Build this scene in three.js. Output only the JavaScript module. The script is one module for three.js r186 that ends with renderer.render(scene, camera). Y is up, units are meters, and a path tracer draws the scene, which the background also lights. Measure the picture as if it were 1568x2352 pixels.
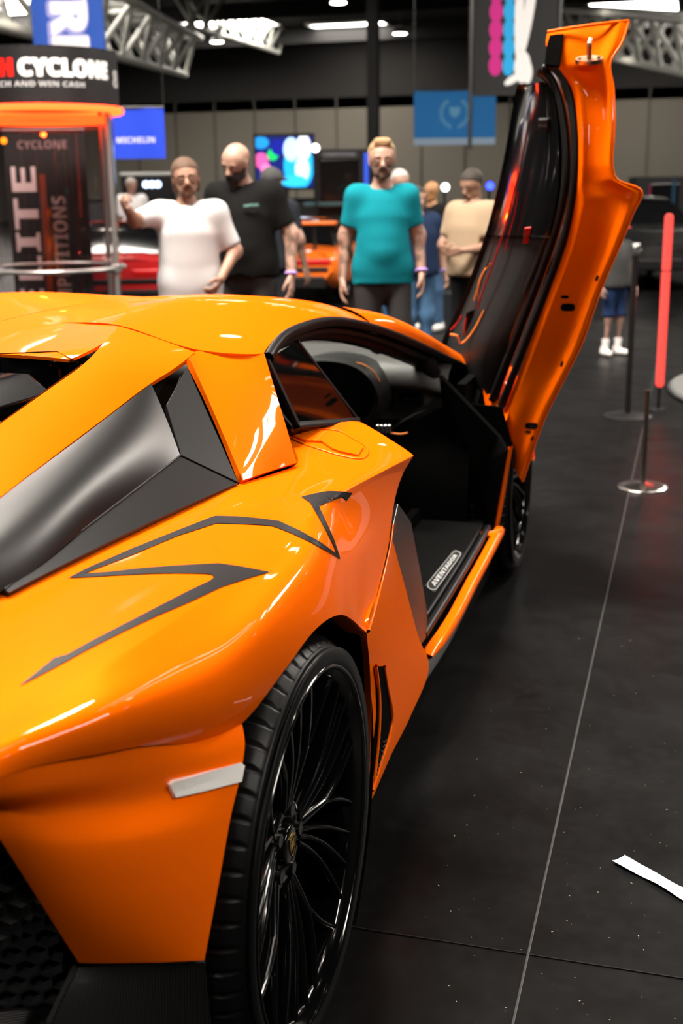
import * as THREE from 'three';
import { RoundedBoxGeometry } from 'three/addons/geometries/RoundedBoxGeometry.js';
import { mergeGeometries } from 'three/addons/utils/BufferGeometryUtils.js';
import { RectAreaLightUniformsLib } from 'three/addons/lights/RectAreaLightUniformsLib.js';
RectAreaLightUniformsLib.init();

// ---------------------------------------------------------------- camera, light, exposure
const V = (x, y, z) => new THREE.Vector3(x, y, z);
const scene = new THREE.Scene();
const renderer = new THREE.WebGLRenderer({ antialias: true });
renderer.toneMapping = THREE.LinearToneMapping;
renderer.toneMappingExposure = 0.74;
renderer.shadowMap.enabled = true;
const FOCAL = 2790, IW = 1568, IH = 2352;                      // focal length and frame in pixels
const camera = new THREE.PerspectiveCamera(2 * Math.atan(IH / 2 / FOCAL) * 180 / Math.PI, IW / IH, 0.05, 200);
const camPos = V(1.535, 1.41, 1.71);
const [yaw, pitch, roll] = [0.278, 0.262, -0.012];
const cf0 = V(-Math.sin(yaw), 0, -Math.cos(yaw)), cr0 = V(Math.cos(yaw), 0, -Math.sin(yaw)), cu0 = V(0, 1, 0);
const camF = cf0.clone().multiplyScalar(Math.cos(pitch)).addScaledVector(cu0, -Math.sin(pitch));
const camU1 = cu0.clone().multiplyScalar(Math.cos(pitch)).addScaledVector(cf0, Math.sin(pitch));
const camR = cr0.clone().multiplyScalar(Math.cos(roll)).addScaledVector(camU1, Math.sin(roll));
const camU = camU1.clone().multiplyScalar(Math.cos(roll)).addScaledVector(cr0, -Math.sin(roll));
camera.position.copy(camPos);
camera.quaternion.setFromRotationMatrix(new THREE.Matrix4().makeBasis(camR, camU, camF.clone().negate()));
camera.focus = 2.3;
camera.userData.fStop = 4.0;
scene.background = new THREE.Color(0x000000);

// the hall's lamps: [x, z] of the round high-bay lamps, and long roof lights, two of them added fill [x, z, width, length]
const LAMP_H = 6.4, ROOF_H = 7.6, LAMP_POWER = 62;
const ROOM = { x0: -30, x1: 20, z0: -52, z1: 14 };
const highBays = [];
for (let i = 0; i < 7; i++) for (let k = 0; k < 8; k++) { const x = -28.2 + i * 6.6, z = 12.2 - k * 7.6; if (z < 0 || Math.abs(x) > 7.5) highBays.push([x, z]); }
const roofLights = [[5.9, -12.5, 1.8, 6.5, 62], [-6.5, -11, 1.5, 8, 12], [-1.8, -3.05, 4.2, 1.4, 175], [0.4, 9.0, 2.0, 4, 5], [10.5, 0.8, 1.8, 4.5, 54], [-17, -4.5, 2.4, 6, 8], [-14, -24, 1.8, 9, 12], [6, -28, 1.8, 9, 12], [-16.2, -44, 3.4, 5, 12], [-1.0, -47, 3.0, 4, 12], [-21.5, -39, 3.0, 6, 12], [-12, -48.5, 3.0, 3, 12], [3.7, -4.4, 0.22, 5.0, 7], [4.6, -5.2, 0.22, 5.0, 7]];   // strength is last; wide panel over the car and far-right one are added fill
for (const [x, z] of highBays) { const l = new THREE.SpotLight(0xfff1dd, z < -7 ? LAMP_POWER * 1.5 : LAMP_POWER, 0, 0.82, 0.55, 2); l.position.set(x, LAMP_H - 0.10, z); l.target.position.set(x, 0, z); l.castShadow = true; l.shadow.radius = 10; scene.add(l, l.target); }
for (const [x, z, w, d, e] of roofLights) { const l = new THREE.RectAreaLight(0xfff6ea, e, w, d); l.position.set(x, ROOF_H - 0.12, z); l.lookAt(x, 0, z); scene.add(l); }

// a pixel gives a direction; a known x, y or z (metres) of the thing gives the point on it
function ray(px, py) { return camF.clone().addScaledVector(camR, (px - IW / 2) / FOCAL).addScaledVector(camU, (IH / 2 - py) / FOCAL); }
function at(px, py, axis, v) { const d = ray(px, py); return camPos.clone().addScaledVector(d, (v - camPos[axis]) / d[axis]); }
const aX = (px, py, v) => at(px, py, 'x', v), aY = (px, py, v) => at(px, py, 'y', v), aZ = (px, py, v) => at(px, py, 'z', v);

// ---------------------------------------------------------------- helpers
let seed = 12345;
const rnd = () => { seed = (seed * 1664525 + 1013904223) >>> 0; return seed / 4294967296; };
const lin = (r, g, b) => new THREE.Color().setRGB(r, g, b);
const taken = {};
function numbered(name) { taken[name] = (taken[name] ?? -1) + 1; return taken[name] ? name + '_' + String(taken[name]).padStart(3, '0') : name; }
function thing(name, label, category, group, pos = [0, 0, 0], turn = 0) {
  const o = new THREE.Group(); o.name = numbered(name); scene.add(o);
  o.position.set(...pos); o.rotation.y = turn; o.userData = { label, category };
  if (group) o.userData.group = group;
  return o;
}
function part(name, geo, mat, parent, label) {
  const g = Array.isArray(geo) ? merge(geo) : geo;
  const m = new THREE.Mesh(g, mat); m.name = name; m.castShadow = m.receiveShadow = true;
  if (label) m.userData.label = label;
  parent.add(m); return m;
}
function solo(name, geo, mat, label, category, group) {
  const m = part(numbered(name), geo, mat, scene); m.userData = { label, category }; if (group) m.userData.group = group; return m;
}
function struct(name, geo, mat, parent = scene) { const m = part(name, geo, mat, parent); if (parent === scene) m.userData.kind = 'structure'; return m; }
function merge(list) {
  return mergeGeometries(list.map((g) => {
    let q = g.index ? g.toNonIndexed() : g.clone();
    for (const k of Object.keys(q.attributes)) if (!['position', 'normal', 'uv'].includes(k)) q.deleteAttribute(k);
    if (!q.attributes.normal) q.computeVertexNormals();
    if (!q.attributes.uv) q.setAttribute('uv', new THREE.BufferAttribute(new Float32Array(q.attributes.position.count * 2), 2));
    return q;
  }));
}
const mv = (g, x, y, z) => g.translate(x, y, z);
const box = (sx, sy, sz, x = 0, y = 0, z = 0) => mv(new THREE.BoxGeometry(sx, sy, sz), x, y, z);
const rbox = (sx, sy, sz, r, x = 0, y = 0, z = 0, s = 2) => mv(new RoundedBoxGeometry(sx, sy, sz, s, Math.min(r, sx / 2.01, sy / 2.01, sz / 2.01)), x, y, z);
const cyl = (r1, r2, h, n = 20, x = 0, y = 0, z = 0) => mv(new THREE.CylinderGeometry(r1, r2, h, n), x, y, z);
function bar(a, b, r, n = 10, r2 = r) {
  const d = b.clone().sub(a), g = new THREE.CylinderGeometry(r2, r, d.length(), n);
  g.applyQuaternion(new THREE.Quaternion().setFromUnitVectors(V(0, 1, 0), d.clone().normalize()));
  const m = a.clone().add(b).multiplyScalar(0.5); return g.translate(m.x, m.y, m.z);
}
function tube(points, r, seg = 40, n = 8, closed = false) { return new THREE.TubeGeometry(new THREE.CatmullRomCurve3(points, closed, 'centripetal'), seg, r, n, closed); }
function mirrored(g) {
  const q = (Array.isArray(g) ? merge(g) : g).clone(); q.scale(-1, 1, 1);
  if (q.index) { const a = q.index.array; for (let i = 0; i < a.length; i += 3) { const t = a[i]; a[i] = a[i + 2]; a[i + 2] = t; } }
  else for (const k of Object.keys(q.attributes)) { const A = q.attributes[k], n = A.itemSize, a = A.array; for (let i = 0; i < A.count; i += 3) for (let c = 0; c < n; c++) { const t = a[i * n + c]; a[i * n + c] = a[(i + 2) * n + c]; a[(i + 2) * n + c] = t; } }
  return q;
}
// smooth curve through points; corner[k] in 0..1 breaks the tangent at point k
function spline(P, per, corner) {
  const n = P.length, out = [];
  if (n === 2) { for (let s = 0; s <= per; s++) out.push(P[0].clone().lerp(P[1], s / per)); return out; }
  const h = []; for (let k = 0; k < n - 1; k++) h.push(Math.max(1e-5, P[k].distanceTo(P[k + 1])));
  const D = []; for (let k = 0; k < n - 1; k++) D.push(P[k + 1].clone().sub(P[k]).multiplyScalar(1 / h[k]));
  const L = [], R = [];
  for (let k = 0; k < n; k++) {
    let t;
    if (k === 0) t = D[0].clone().multiplyScalar(1.5).addScaledVector(D[1], -0.5);
    else if (k === n - 1) t = D[n - 2].clone().multiplyScalar(1.5).addScaledVector(D[n - 3], -0.5);
    else t = D[k - 1].clone().multiplyScalar(h[k]).addScaledVector(D[k], h[k - 1]).multiplyScalar(1 / (h[k] + h[k - 1]));
    const c = corner?.[k] ?? 0;
    L.push(k > 0 ? t.clone().lerp(D[k - 1], c) : t); R.push(k < n - 1 ? t.clone().lerp(D[k], c) : t);
  }
  for (let k = 0; k < n - 1; k++) for (let s = 0; s < per; s++) {
    const u = s / per, u2 = u * u, u3 = u2 * u;
    out.push(P[k].clone().multiplyScalar(2 * u3 - 3 * u2 + 1).addScaledVector(R[k], h[k] * (u3 - 2 * u2 + u)).addScaledVector(P[k + 1], -2 * u3 + 3 * u2).addScaledVector(L[k + 1], h[k] * (u3 - u2)));
  }
  out.push(P[n - 1].clone()); return out;
}
// grid of points through a net of control points: rows[i][j]; cj[i] = corner weights across, ci = corner weights along
function netGrid(rows, { across = 8, along = 8, cj, ci } = {}) {
  const wide = rows.map((r, i) => spline(r, across, Array.isArray(cj?.[0]) ? cj[i] : cj));
  const cols = wide[0].map((_, k) => spline(wide.map((r) => r[k]), along, ci));
  return cols[0].map((_, i) => cols.map((c) => c[i]));
}
function gridGeo(G, { flip = false, skirt = 0, gap = 0, smoothSkirt = false } = {}) {
  const n = G.length, m = G[0].length;
  if (gap) {
    const pull = (a, b) => { const d = b.clone().sub(a), l = d.length(); if (l > 1e-6) a.addScaledVector(d, Math.min(0.8, gap / l)); };
    for (let j = 0; j < m; j++) { pull(G[0][j], G[1][j]); pull(G[n - 1][j], G[n - 2][j]); }
    for (let i = 0; i < n; i++) { pull(G[i][0], G[i][1]); pull(G[i][m - 1], G[i][m - 2]); }
  }
  const pos = [], uv = [], idx = [];
  let u0 = 0; const us = [0], vs = [0]; const mi = n >> 1, mj = m >> 1;
  for (let j = 1; j < m; j++) us.push(us[j - 1] + G[mi][j].distanceTo(G[mi][j - 1]));
  for (let i = 1; i < n; i++) vs.push(vs[i - 1] + G[i][mj].distanceTo(G[i - 1][mj]));
  for (let i = 0; i < n; i++) for (let j = 0; j < m; j++) { pos.push(G[i][j].x, G[i][j].y, G[i][j].z); uv.push(us[j], vs[i]); }
  const quad = (a, b, c, d) => flip ? idx.push(a, c, b, a, d, c) : idx.push(a, b, c, a, c, d);
  for (let i = 0; i < n - 1; i++) for (let j = 0; j < m - 1; j++) quad(i * m + j, i * m + j + 1, (i + 1) * m + j + 1, (i + 1) * m + j);
  const g = new THREE.BufferGeometry();
  g.setAttribute('position', new THREE.Float32BufferAttribute(pos, 3)); g.setAttribute('uv', new THREE.Float32BufferAttribute(uv, 2)); g.setIndex(idx); g.computeVertexNormals();
  if (!skirt) return g;
  const N = g.attributes.normal, ring = [];
  for (let j = 0; j < m; j++) ring.push([0, j]);
  for (let i = 1; i < n; i++) ring.push([i, m - 1]);
  for (let j = m - 2; j >= 0; j--) ring.push([n - 1, j]);
  for (let i = n - 2; i >= 0; i--) ring.push([i, 0]);
  const sp = [], si = [], b = 0.0018;
  // a small rounded edge: the border is dropped a little, then the skirt goes in
  const P = g.attributes.position;
  ring.forEach(([i, j], k) => {
    const v = i * m + j, nx = N.getX(v), ny = N.getY(v), nz = N.getZ(v), p = G[i][j];
    sp.push(p.x - nx * b, p.y - ny * b, p.z - nz * b, p.x - nx * skirt, p.y - ny * skirt, p.z - nz * skirt);
    if (k) { const a = (k - 1) * 2, c = k * 2; flip ? si.push(a, c, a + 1, c, c + 1, a + 1) : si.push(a, a + 1, c, c, a + 1, c + 1); }
  });
  ring.forEach(([i, j], k) => { if (k === ring.length - 1) return; const v = i * m + j; P.setXYZ(v, P.getX(v) - N.getX(v) * b, P.getY(v) - N.getY(v) * b, P.getZ(v) - N.getZ(v) * b); });
  const s = new THREE.BufferGeometry(); s.setAttribute('position', new THREE.Float32BufferAttribute(sp, 3)); s.setIndex(si); s.computeVertexNormals();
  return merge([g, s]);
}
const panel = (rows, o = {}) => gridGeo(netGrid(rows, o), o);
// flat facet solid: polygon of points pushed in along its normal
function facet(P, th = 0.01, bevel = 0) {
  const c = P.reduce((a, b) => a.clone().add(b), V(0, 0, 0)).multiplyScalar(1 / P.length), n = V(0, 0, 0);
  for (let k = 0; k < P.length; k++) { const a = P[k], b = P[(k + 1) % P.length]; n.add(a.clone().sub(c).cross(b.clone().sub(c))); }
  n.normalize();
  const pos = [], tri = (a, b, d) => pos.push(a.x, a.y, a.z, b.x, b.y, b.z, d.x, d.y, d.z);
  const T = P.map((p) => bevel ? p.clone().lerp(c, bevel / p.distanceTo(c)) : p), E = P.map((p) => p.clone().addScaledVector(n, -bevel)), B = P.map((p) => p.clone().addScaledVector(n, -th));
  const tc = T.reduce((a, b) => a.clone().add(b), V(0, 0, 0)).multiplyScalar(1 / P.length), bc = c.clone().addScaledVector(n, -th);
  for (let k = 0; k < P.length; k++) {
    const q = (k + 1) % P.length; tri(tc, T[k], T[q]); tri(bc, B[q], B[k]); tri(E[k], B[k], B[q]); tri(E[k], B[q], E[q]);
    if (bevel) { tri(T[k], E[k], E[q]); tri(T[k], E[q], T[q]); }
  }
  const g = new THREE.BufferGeometry(); g.setAttribute('position', new THREE.Float32BufferAttribute(pos, 3)); g.computeVertexNormals(); return g;
}
// ribbon along a curve: section is a list of [a, b] offsets along two direction functions
function sweep(points, frame, section, per = 6, closed = true, corner) {
  const C = spline(points, per, corner), G = C.map((p, i) => {
    const t = (C[Math.min(i + 1, C.length - 1)].clone().sub(C[Math.max(i - 1, 0)])).normalize();
    const [A, B] = frame(t, i / (C.length - 1), p);
    const S = typeof section === 'function' ? section(i / (C.length - 1)) : section;
    const r = S.map(([a, b]) => p.clone().addScaledVector(A, a).addScaledVector(B, b)); if (closed) r.push(r[0].clone()); return r;
  });
  return gridGeo(G);
}
// ---------------------------------------------------------------- procedural textures
function noiseTex(size, fn, srgb) {
  const d = new Uint8Array(size * size * 4);
  for (let y = 0; y < size; y++) for (let x = 0; x < size; x++) { const c = fn(x, y); const i = (y * size + x) * 4; d[i] = c[0]; d[i + 1] = c[1]; d[i + 2] = c[2]; d[i + 3] = 255; }
  const t = new THREE.DataTexture(d, size, size); t.wrapS = t.wrapT = THREE.RepeatWrapping; t.magFilter = THREE.LinearFilter; if (srgb) t.colorSpace = THREE.SRGBColorSpace; t.needsUpdate = true; return t;
}
function canvasTex(w, h, draw) {
  const c = document.createElement('canvas'); c.width = w; c.height = h; const x = c.getContext('2d'); draw(x, w, h);
  const t = new THREE.CanvasTexture(c); t.colorSpace = THREE.SRGBColorSpace; return t;
}
function valueNoise(n, s) {   // tiling value noise on an n grid
  const a = []; let q = s; for (let i = 0; i < n * n; i++) { q = (q * 1664525 + 1013904223) >>> 0; a.push(q / 4294967296); }
  return (x, y) => { const fx = Math.floor(x), fy = Math.floor(y), u = x - fx, v = y - fy, g = (i, j) => a[((j % n + n) % n) * n + (i % n + n) % n], su = u * u * (3 - 2 * u), sv = v * v * (3 - 2 * v);
    return (g(fx, fy) * (1 - su) + g(fx + 1, fy) * su) * (1 - sv) + (g(fx, fy + 1) * (1 - su) + g(fx + 1, fy + 1) * su) * sv; };
}
const n8 = valueNoise(8, 7), n32 = valueNoise(32, 11), n128 = valueNoise(128, 23);
const ribBump = noiseTex(64, (x, y) => { const v = 128 + 110 * Math.sin(x / 64 * Math.PI * 2 * 8); return [v, v, v]; });
const grainBump = noiseTex(256, (x, y) => { const v = 90 + 130 * n128(x / 2, y / 2) + 30 * n32(x / 8, y / 8); return [v, v, v]; });
// ---------------------------------------------------------------- materials
const std = (o) => new THREE.MeshStandardMaterial(o), phy = (o) => new THREE.MeshPhysicalMaterial(o);
const M = {
  paint: phy({ color: lin(0.86, 0.125, 0.0004), roughness: 0.46, metalness: 0.12, specularIntensity: 0, clearcoat: 0.34, clearcoatRoughness: 0.03 }),
  satin: phy({ color: lin(0.006, 0.0055, 0.0055), roughness: 0.36, specularIntensity: 0.72 }),
  gloss: phy({ color: lin(0.003, 0.003, 0.0035), roughness: 0.12, clearcoat: 0.7, clearcoatRoughness: 0.04 }),
  plastic: phy({ color: lin(0.005, 0.005, 0.0055), roughness: 0.5, specularIntensity: 0.5 }),
  dark: phy({ color: lin(0.004, 0.004, 0.004), roughness: 0.9, specularIntensity: 0.05 }),
  trim: phy({ color: lin(0.0035, 0.0034, 0.0034), roughness: 1, specularIntensity: 0.03 }),  // matt black, deepened so the shade of cabin, housings and vents is painted in
  grille: phy({ color: lin(0.03, 0.03, 0.032), roughness: 0.35, specularIntensity: 0.8 }),
  rubber: phy({ color: lin(0.004, 0.004, 0.0045), roughness: 0.4, specularIntensity: 0.45 }),
  tyre: phy({ color: lin(0.0035, 0.0035, 0.0038), roughness: 0.4, specularIntensity: 0.32, bumpMap: grainBump, bumpScale: 0.0004 }),
  carbon: phy({ color: lin(0.011, 0.010, 0.010), roughness: 0.34, bumpMap: ribBump, bumpScale: 0.0012, clearcoat: 0.4, clearcoatRoughness: 0.15 }),
  decal: phy({ color: lin(0.0085, 0.007, 0.0078), roughness: 0.5, specularIntensity: 0.22 }),
  rim: phy({ color: lin(0.0018, 0.0018, 0.002), roughness: 0.12, specularIntensity: 0.6, clearcoat: 0.25, clearcoatRoughness: 0.05 }),
  metal: std({ color: lin(0.55, 0.54, 0.52), roughness: 0.25, metalness: 1 }),
  darkMetal: std({ color: lin(0.10, 0.10, 0.10), roughness: 0.35, metalness: 1 }),
  gold: std({ color: lin(0.75, 0.48, 0.10), roughness: 0.3, metalness: 1 }),
  leather: phy({ color: lin(0.006, 0.0055, 0.0055), roughness: 0.5, specularIntensity: 0.4, bumpMap: grainBump, bumpScale: 0.0006 }),
  dash: std({ color: lin(0.035, 0.032, 0.031), roughness: 0.55, bumpMap: grainBump, bumpScale: 0.0006 }),
  tint: phy({ color: lin(0.03, 0.032, 0.032), roughness: 0.02, transmission: 1, thickness: 0 }),
  glass: phy({ color: lin(0.75, 0.80, 0.78), roughness: 0.02, transmission: 1, thickness: 0 }),
  lampLens: phy({ color: lin(0.9, 0.88, 0.85), roughness: 0.3, bumpMap: ribBump, bumpScale: 0.0008, clearcoat: 0.6, clearcoatRoughness: 0.05 }),
  red: std({ color: lin(0.5, 0.004, 0.004), roughness: 0.3 }),
  orangeStitch: std({ color: lin(0.8, 0.2, 0.01), roughness: 0.6 }),
  white: std({ color: lin(0.8, 0.8, 0.8), roughness: 0.6 }),
};
// ---------------------------------------------------------------- the orange sports car
const car = thing('sports_car', 'orange low sports car with its black-trimmed scissor door raised', 'car');
const both = (name, geo0, mat, label) => { const geo = Array.isArray(geo0) ? merge(geo0) : geo0, a = part(name, geo, mat, car, label); part(name, mirrored(geo), mat, car, label); return a; };

// a point of the arch: where the pixel's ray meets the cylinder of radius r about the rear axle
function aR(px, py, r) { const d = ray(px, py), y0 = camPos.y - 0.355, z0 = camPos.z, a = d.y * d.y + d.z * d.z, b = y0 * d.y + z0 * d.z, c = y0 * y0 + z0 * z0 - r * r, D = b * b - a * c; return camPos.clone().addScaledVector(d, (-b - Math.sqrt(Math.max(0, D))) / a); }
function aRf(px, py, r) { const d = ray(px, py), y0 = camPos.y - 0.355, z0 = camPos.z, a = d.y * d.y + d.z * d.z, b = y0 * d.y + z0 * d.z, c = y0 * y0 + z0 * z0 - r * r, D = b * b - a * c; return camPos.clone().addScaledVector(d, (-b + Math.sqrt(Math.max(0, D))) / a); }
// rear quarter: stations from the tail to the door, each from the inner top edge over the shoulder to the arch
const qRows = [
  [V(0.55, 0.845, 0.74), V(0.64, 0.835, 0.79), V(0.735, 0.815, 0.82), V(0.80, 0.795, 0.82), V(0.815, 0.778, 0.815)],
  [aY(10, 1357, 0.86), aY(30, 1480, 0.854), aX(60, 1620, 0.795), aX(20, 1735, 0.822), aX(0, 1786, 0.82)],
  [aY(200, 1268, 0.861), aY(215, 1400, 0.854), aX(240, 1525, 0.848), aX(270, 1640, 0.895), aX(290, 1720, 0.893)],
  [aY(380, 1187, 0.861), aY(415, 1290, 0.855), aX(450, 1390, 0.885), aX(505, 1535, 0.957), aX(557, 1660, 0.967)],
  [aY(470, 1147, 0.861), aY(510, 1215, 0.856), aX(570, 1305, 0.90), aX(610, 1445, 0.978), aX(656, 1535, 0.992)],
  [aY(549, 1112, 0.861), aY(595, 1180, 0.855), aX(660, 1235, 0.91), aX(690, 1370, 0.985), aX(720, 1450, 1.006)],
  [aY(620, 1090, 0.853), aY(665, 1140, 0.851), aX(720, 1175, 0.918), aX(745, 1320, 0.985), aX(770, 1414, 1.010)],
  [aY(680, 1067, 0.845), aY(735, 1100, 0.846), aX(790, 1130, 0.925), aX(805, 1290, 0.975), aX(815, 1428, 1.007)],
  [aY(668, 985, 0.868), aY(800, 1040, 0.845), aX(870, 1087, 0.938), aX(860, 1265, 0.962), aX(835, 1448, 1.003)],
  [aY(828, 970, 0.850), aY(890, 1006, 0.842), aX(949, 1046, 0.955), aX(913, 1150, 0.948), aX(843, 1452, 1.002)],
];
qRows[9][3] = aX(890, 1265, 0.962);
qRows[3][4] = aR(557, 1660, 0.392); qRows[4][4] = aR(656, 1535, 0.388); [[720, 1450, 1.004], [768, 1415, 1.007], [813, 1427, 1.004]].forEach((q, k) => { qRows[5 + k][4] = aX(...q); }); qRows[8][4] = aRf(833, 1446, 0.392); qRows[9][4] = aRf(842, 1453, 0.394);
[0, 1, 2, 3, 4, 5].forEach((k) => { qRows[k][1] = qRows[k][0].clone().lerp(qRows[k][2], 0.55).add(V(0, 0.003, 0)); });
const qCorner = [0.6, 0.45, 0.45, 0.4, 0.4, 0.45, 0.55, 0.75, 0.9, 0.9].map((c) => [0, 0, c, 0, 0]);
// the hollow under the shoulder, deepest at the tip of the haunch
const hollow = { 7: [aX(795, 1150, 0.928), 0.5], 8: [aX(862, 1104, 0.934), 0.8], 9: [aX(927, 1083, 0.940), 0.9] };
const qNet = qRows.map((r, i) => { const s = spline(r, 10, qCorner[i]); return [r[0], r[1], r[2], hollow[i] ? hollow[i][0] : s[22], r[3], r[4]]; });
const qGrid = netGrid(qNet, { across: 9, along: 9, cj: qCorner.map((c, i) => [0, 0, c[2], hollow[i] ? 0.3 : 0, 0, 0]) });
const fender = both('rear_fender', gridGeo(qGrid.map((r) => r.map((p) => p.clone())), { flip: true }), M.paint);

{ // returns of the panel at the door opening and along the intake
  const last = qGrid[qGrid.length - 1], fr = last.map((p) => [p.clone(), p.clone().add(V(-0.006, 0, -0.006)), p.clone().add(V(-0.05, 0, -0.004))]);
  const inn = qGrid.map((r) => [r[0].clone(), r[0].clone().add(V(-0.004, -0.006, 0)), r[0].clone().add(V(-0.006, -0.05, 0))]);
  both('fender_return', [gridGeo(netGrid(fr, { across: 2, along: 1 })), gridGeo(netGrid(inn, { across: 2, along: 1 }))], M.paint);
}
// the rolled lip of the arch and the dark wheel housing
{
  const lip = [], q = qGrid, m = q[0].length - 1;
  for (let i = 27; i < q.length; i++) { const p = q[i][m], c = V(p.x, 0.355, 0).sub(p).normalize(); lip.push([p.clone(), p.clone().addScaledVector(c, 0.003).add(V(-0.006, 0, 0)), p.clone().addScaledVector(c, 0.001).add(V(-0.04, 0, 0)), p.clone().addScaledVector(c, -0.02).add(V(-0.33, 0, 0))]); }
  const L = gridGeo(netGrid(lip.map((r) => r.slice(0, 3)), { across: 3, along: 1 }));
  both('arch_lip', L, M.paint);
  const tub = new THREE.CylinderGeometry(0.396, 0.396, 0.36, 48, 1, true, 0, Math.PI * 2); tub.rotateZ(Math.PI / 2); tub.translate(0.68, 0.355, 0);
  const wall = new THREE.CircleGeometry(0.41, 40); wall.rotateY(Math.PI / 2); wall.translate(0.5, 0.355, 0);
  const liner = []; for (let k = 0; k <= 24; k++) { const a = -0.15 + k / 24 * 2.6; liner.push([0.84, 0.93, 0.992].map((x) => V(x, 0.355 + 0.402 * Math.cos(a), -0.402 * Math.sin(a)))); }
  both('wheel_housing', [tub, wall, gridGeo(liner)], M.trim);
  const t2 = tub.clone().translate(-0.02, -0.025, -2.70), w2 = wall.clone().translate(0.0, -0.025, -2.70);
  both('wheel_housing', [t2, w2], M.trim);
}

// rear bumper side below the crease
const bEdge = [aR(557, 1661, 0.392), aR(564, 1705, 0.392), aR(557, 1765, 0.392), aR(533, 1870, 0.392), aR(505, 2025, 0.395), aR(470, 2207, 0.40)];
const bL = [[-260, 1850, 0.775], [-240, 1868, 0.757], [-72, 1828, 0.765], [0, 1930, 0.782], [82, 2060, 0.796], [180, 2214, 0.81]];
const bMid = [[[-40, 1796], [140, 1755], [290, 1721], [420, 1692]], [[-40, 1833], [140, 1797], [300, 1764], [430, 1735]], [[60, 1868], [190, 1855], [320, 1835], [440, 1805]], [[110, 1940], [220, 1943], [330, 1928], [430, 1903]], [[165, 2065], [255, 2065], [340, 2060], [420, 2050]], [[250, 2215], [310, 2214], [365, 2213], [420, 2210]]];
const bulge = [0, -0.013, -0.006, 0.004, 0.006, 0.003];
const bRows = bEdge.map((e, k) => { const l = bL[k], n = bMid[k].length; return [aX(...l), ...bMid[k].map(([x, y]) => { const t = (x - l[0]) / ([557, 564, 557, 533, 505, 470][k] - l[0]); return aX(x, y, l[2] + (e.x - l[2]) * t + bulge[k] * 4 * t * (1 - t)); }), e]; });
{ const m = qGrid[0].length - 1, at6 = [0, 7, 13, 18, 22, 27]; bRows[0] = at6.map((i) => qGrid[i][m].clone().add(V(-0.004, 0.004, -0.004))); }
const bumper = both('rear_bumper', panel(bRows, { across: 6, along: 8, flip: true, skirt: 0.03, ci: [0, 0.2, 0.3, 0.3, 0.3, 0] }), M.paint);
const markerPoly = [[384, 1800], [392, 1792], [430, 1783], [475, 1771], [520, 1760], [558, 1749], [553, 1772], [548, 1796], [510, 1806], [470, 1817], [430, 1826], [398, 1833]];
// carbon winglet under the bumper and the diffuser blade beside the mesh
{
  const P = [aX(183, 2222, 0.805), aX(470, 2213, 0.957), aX(486, 2352, 0.948), aX(500, 2480, 0.94), aX(75, 2480, 0.775), aX(122, 2352, 0.79)];
  const c = panel([[P[0], P[1]], [P[5], P[2]], [P[4], P[3]]], { across: 8, along: 4, flip: true, skirt: 0.02 });
  const uvs = []; const p = c.attributes.position; for (let i = 0; i < p.count; i++) uvs.push((p.getX(i) * 1.0 - p.getZ(i) * 0.7) * 26, p.getY(i) * 26); c.setAttribute('uv', new THREE.Float32BufferAttribute(uvs, 2));
  both('carbon_winglet', c, M.carbon);
  const side = facet([aX(183, 2222, 0.803), aX(122, 2352, 0.788), aX(75, 2480, 0.773), aX(75, 2480, 0.70), aX(110, 2352, 0.70), aX(172, 2235, 0.74)], 0.01);
  both('winglet_edge', side, M.plastic);
  const D = [aX(-150, 2330, 0.66), aX(135, 2305, 0.755), aX(100, 2360, 0.75), aX(60, 2480, 0.74), aX(-150, 2480, 0.66)];
  const d = facet(D, 0.015, 0.002); const u2 = []; const q = d.attributes.position; for (let i = 0; i < q.count; i++) u2.push((q.getX(i) + q.getY(i) * 1.6) * 26, q.getZ(i) * 26); d.setAttribute('uv', new THREE.Float32BufferAttribute(u2, 2));
  both('diffuser_blade', d, M.carbon);
}
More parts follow.
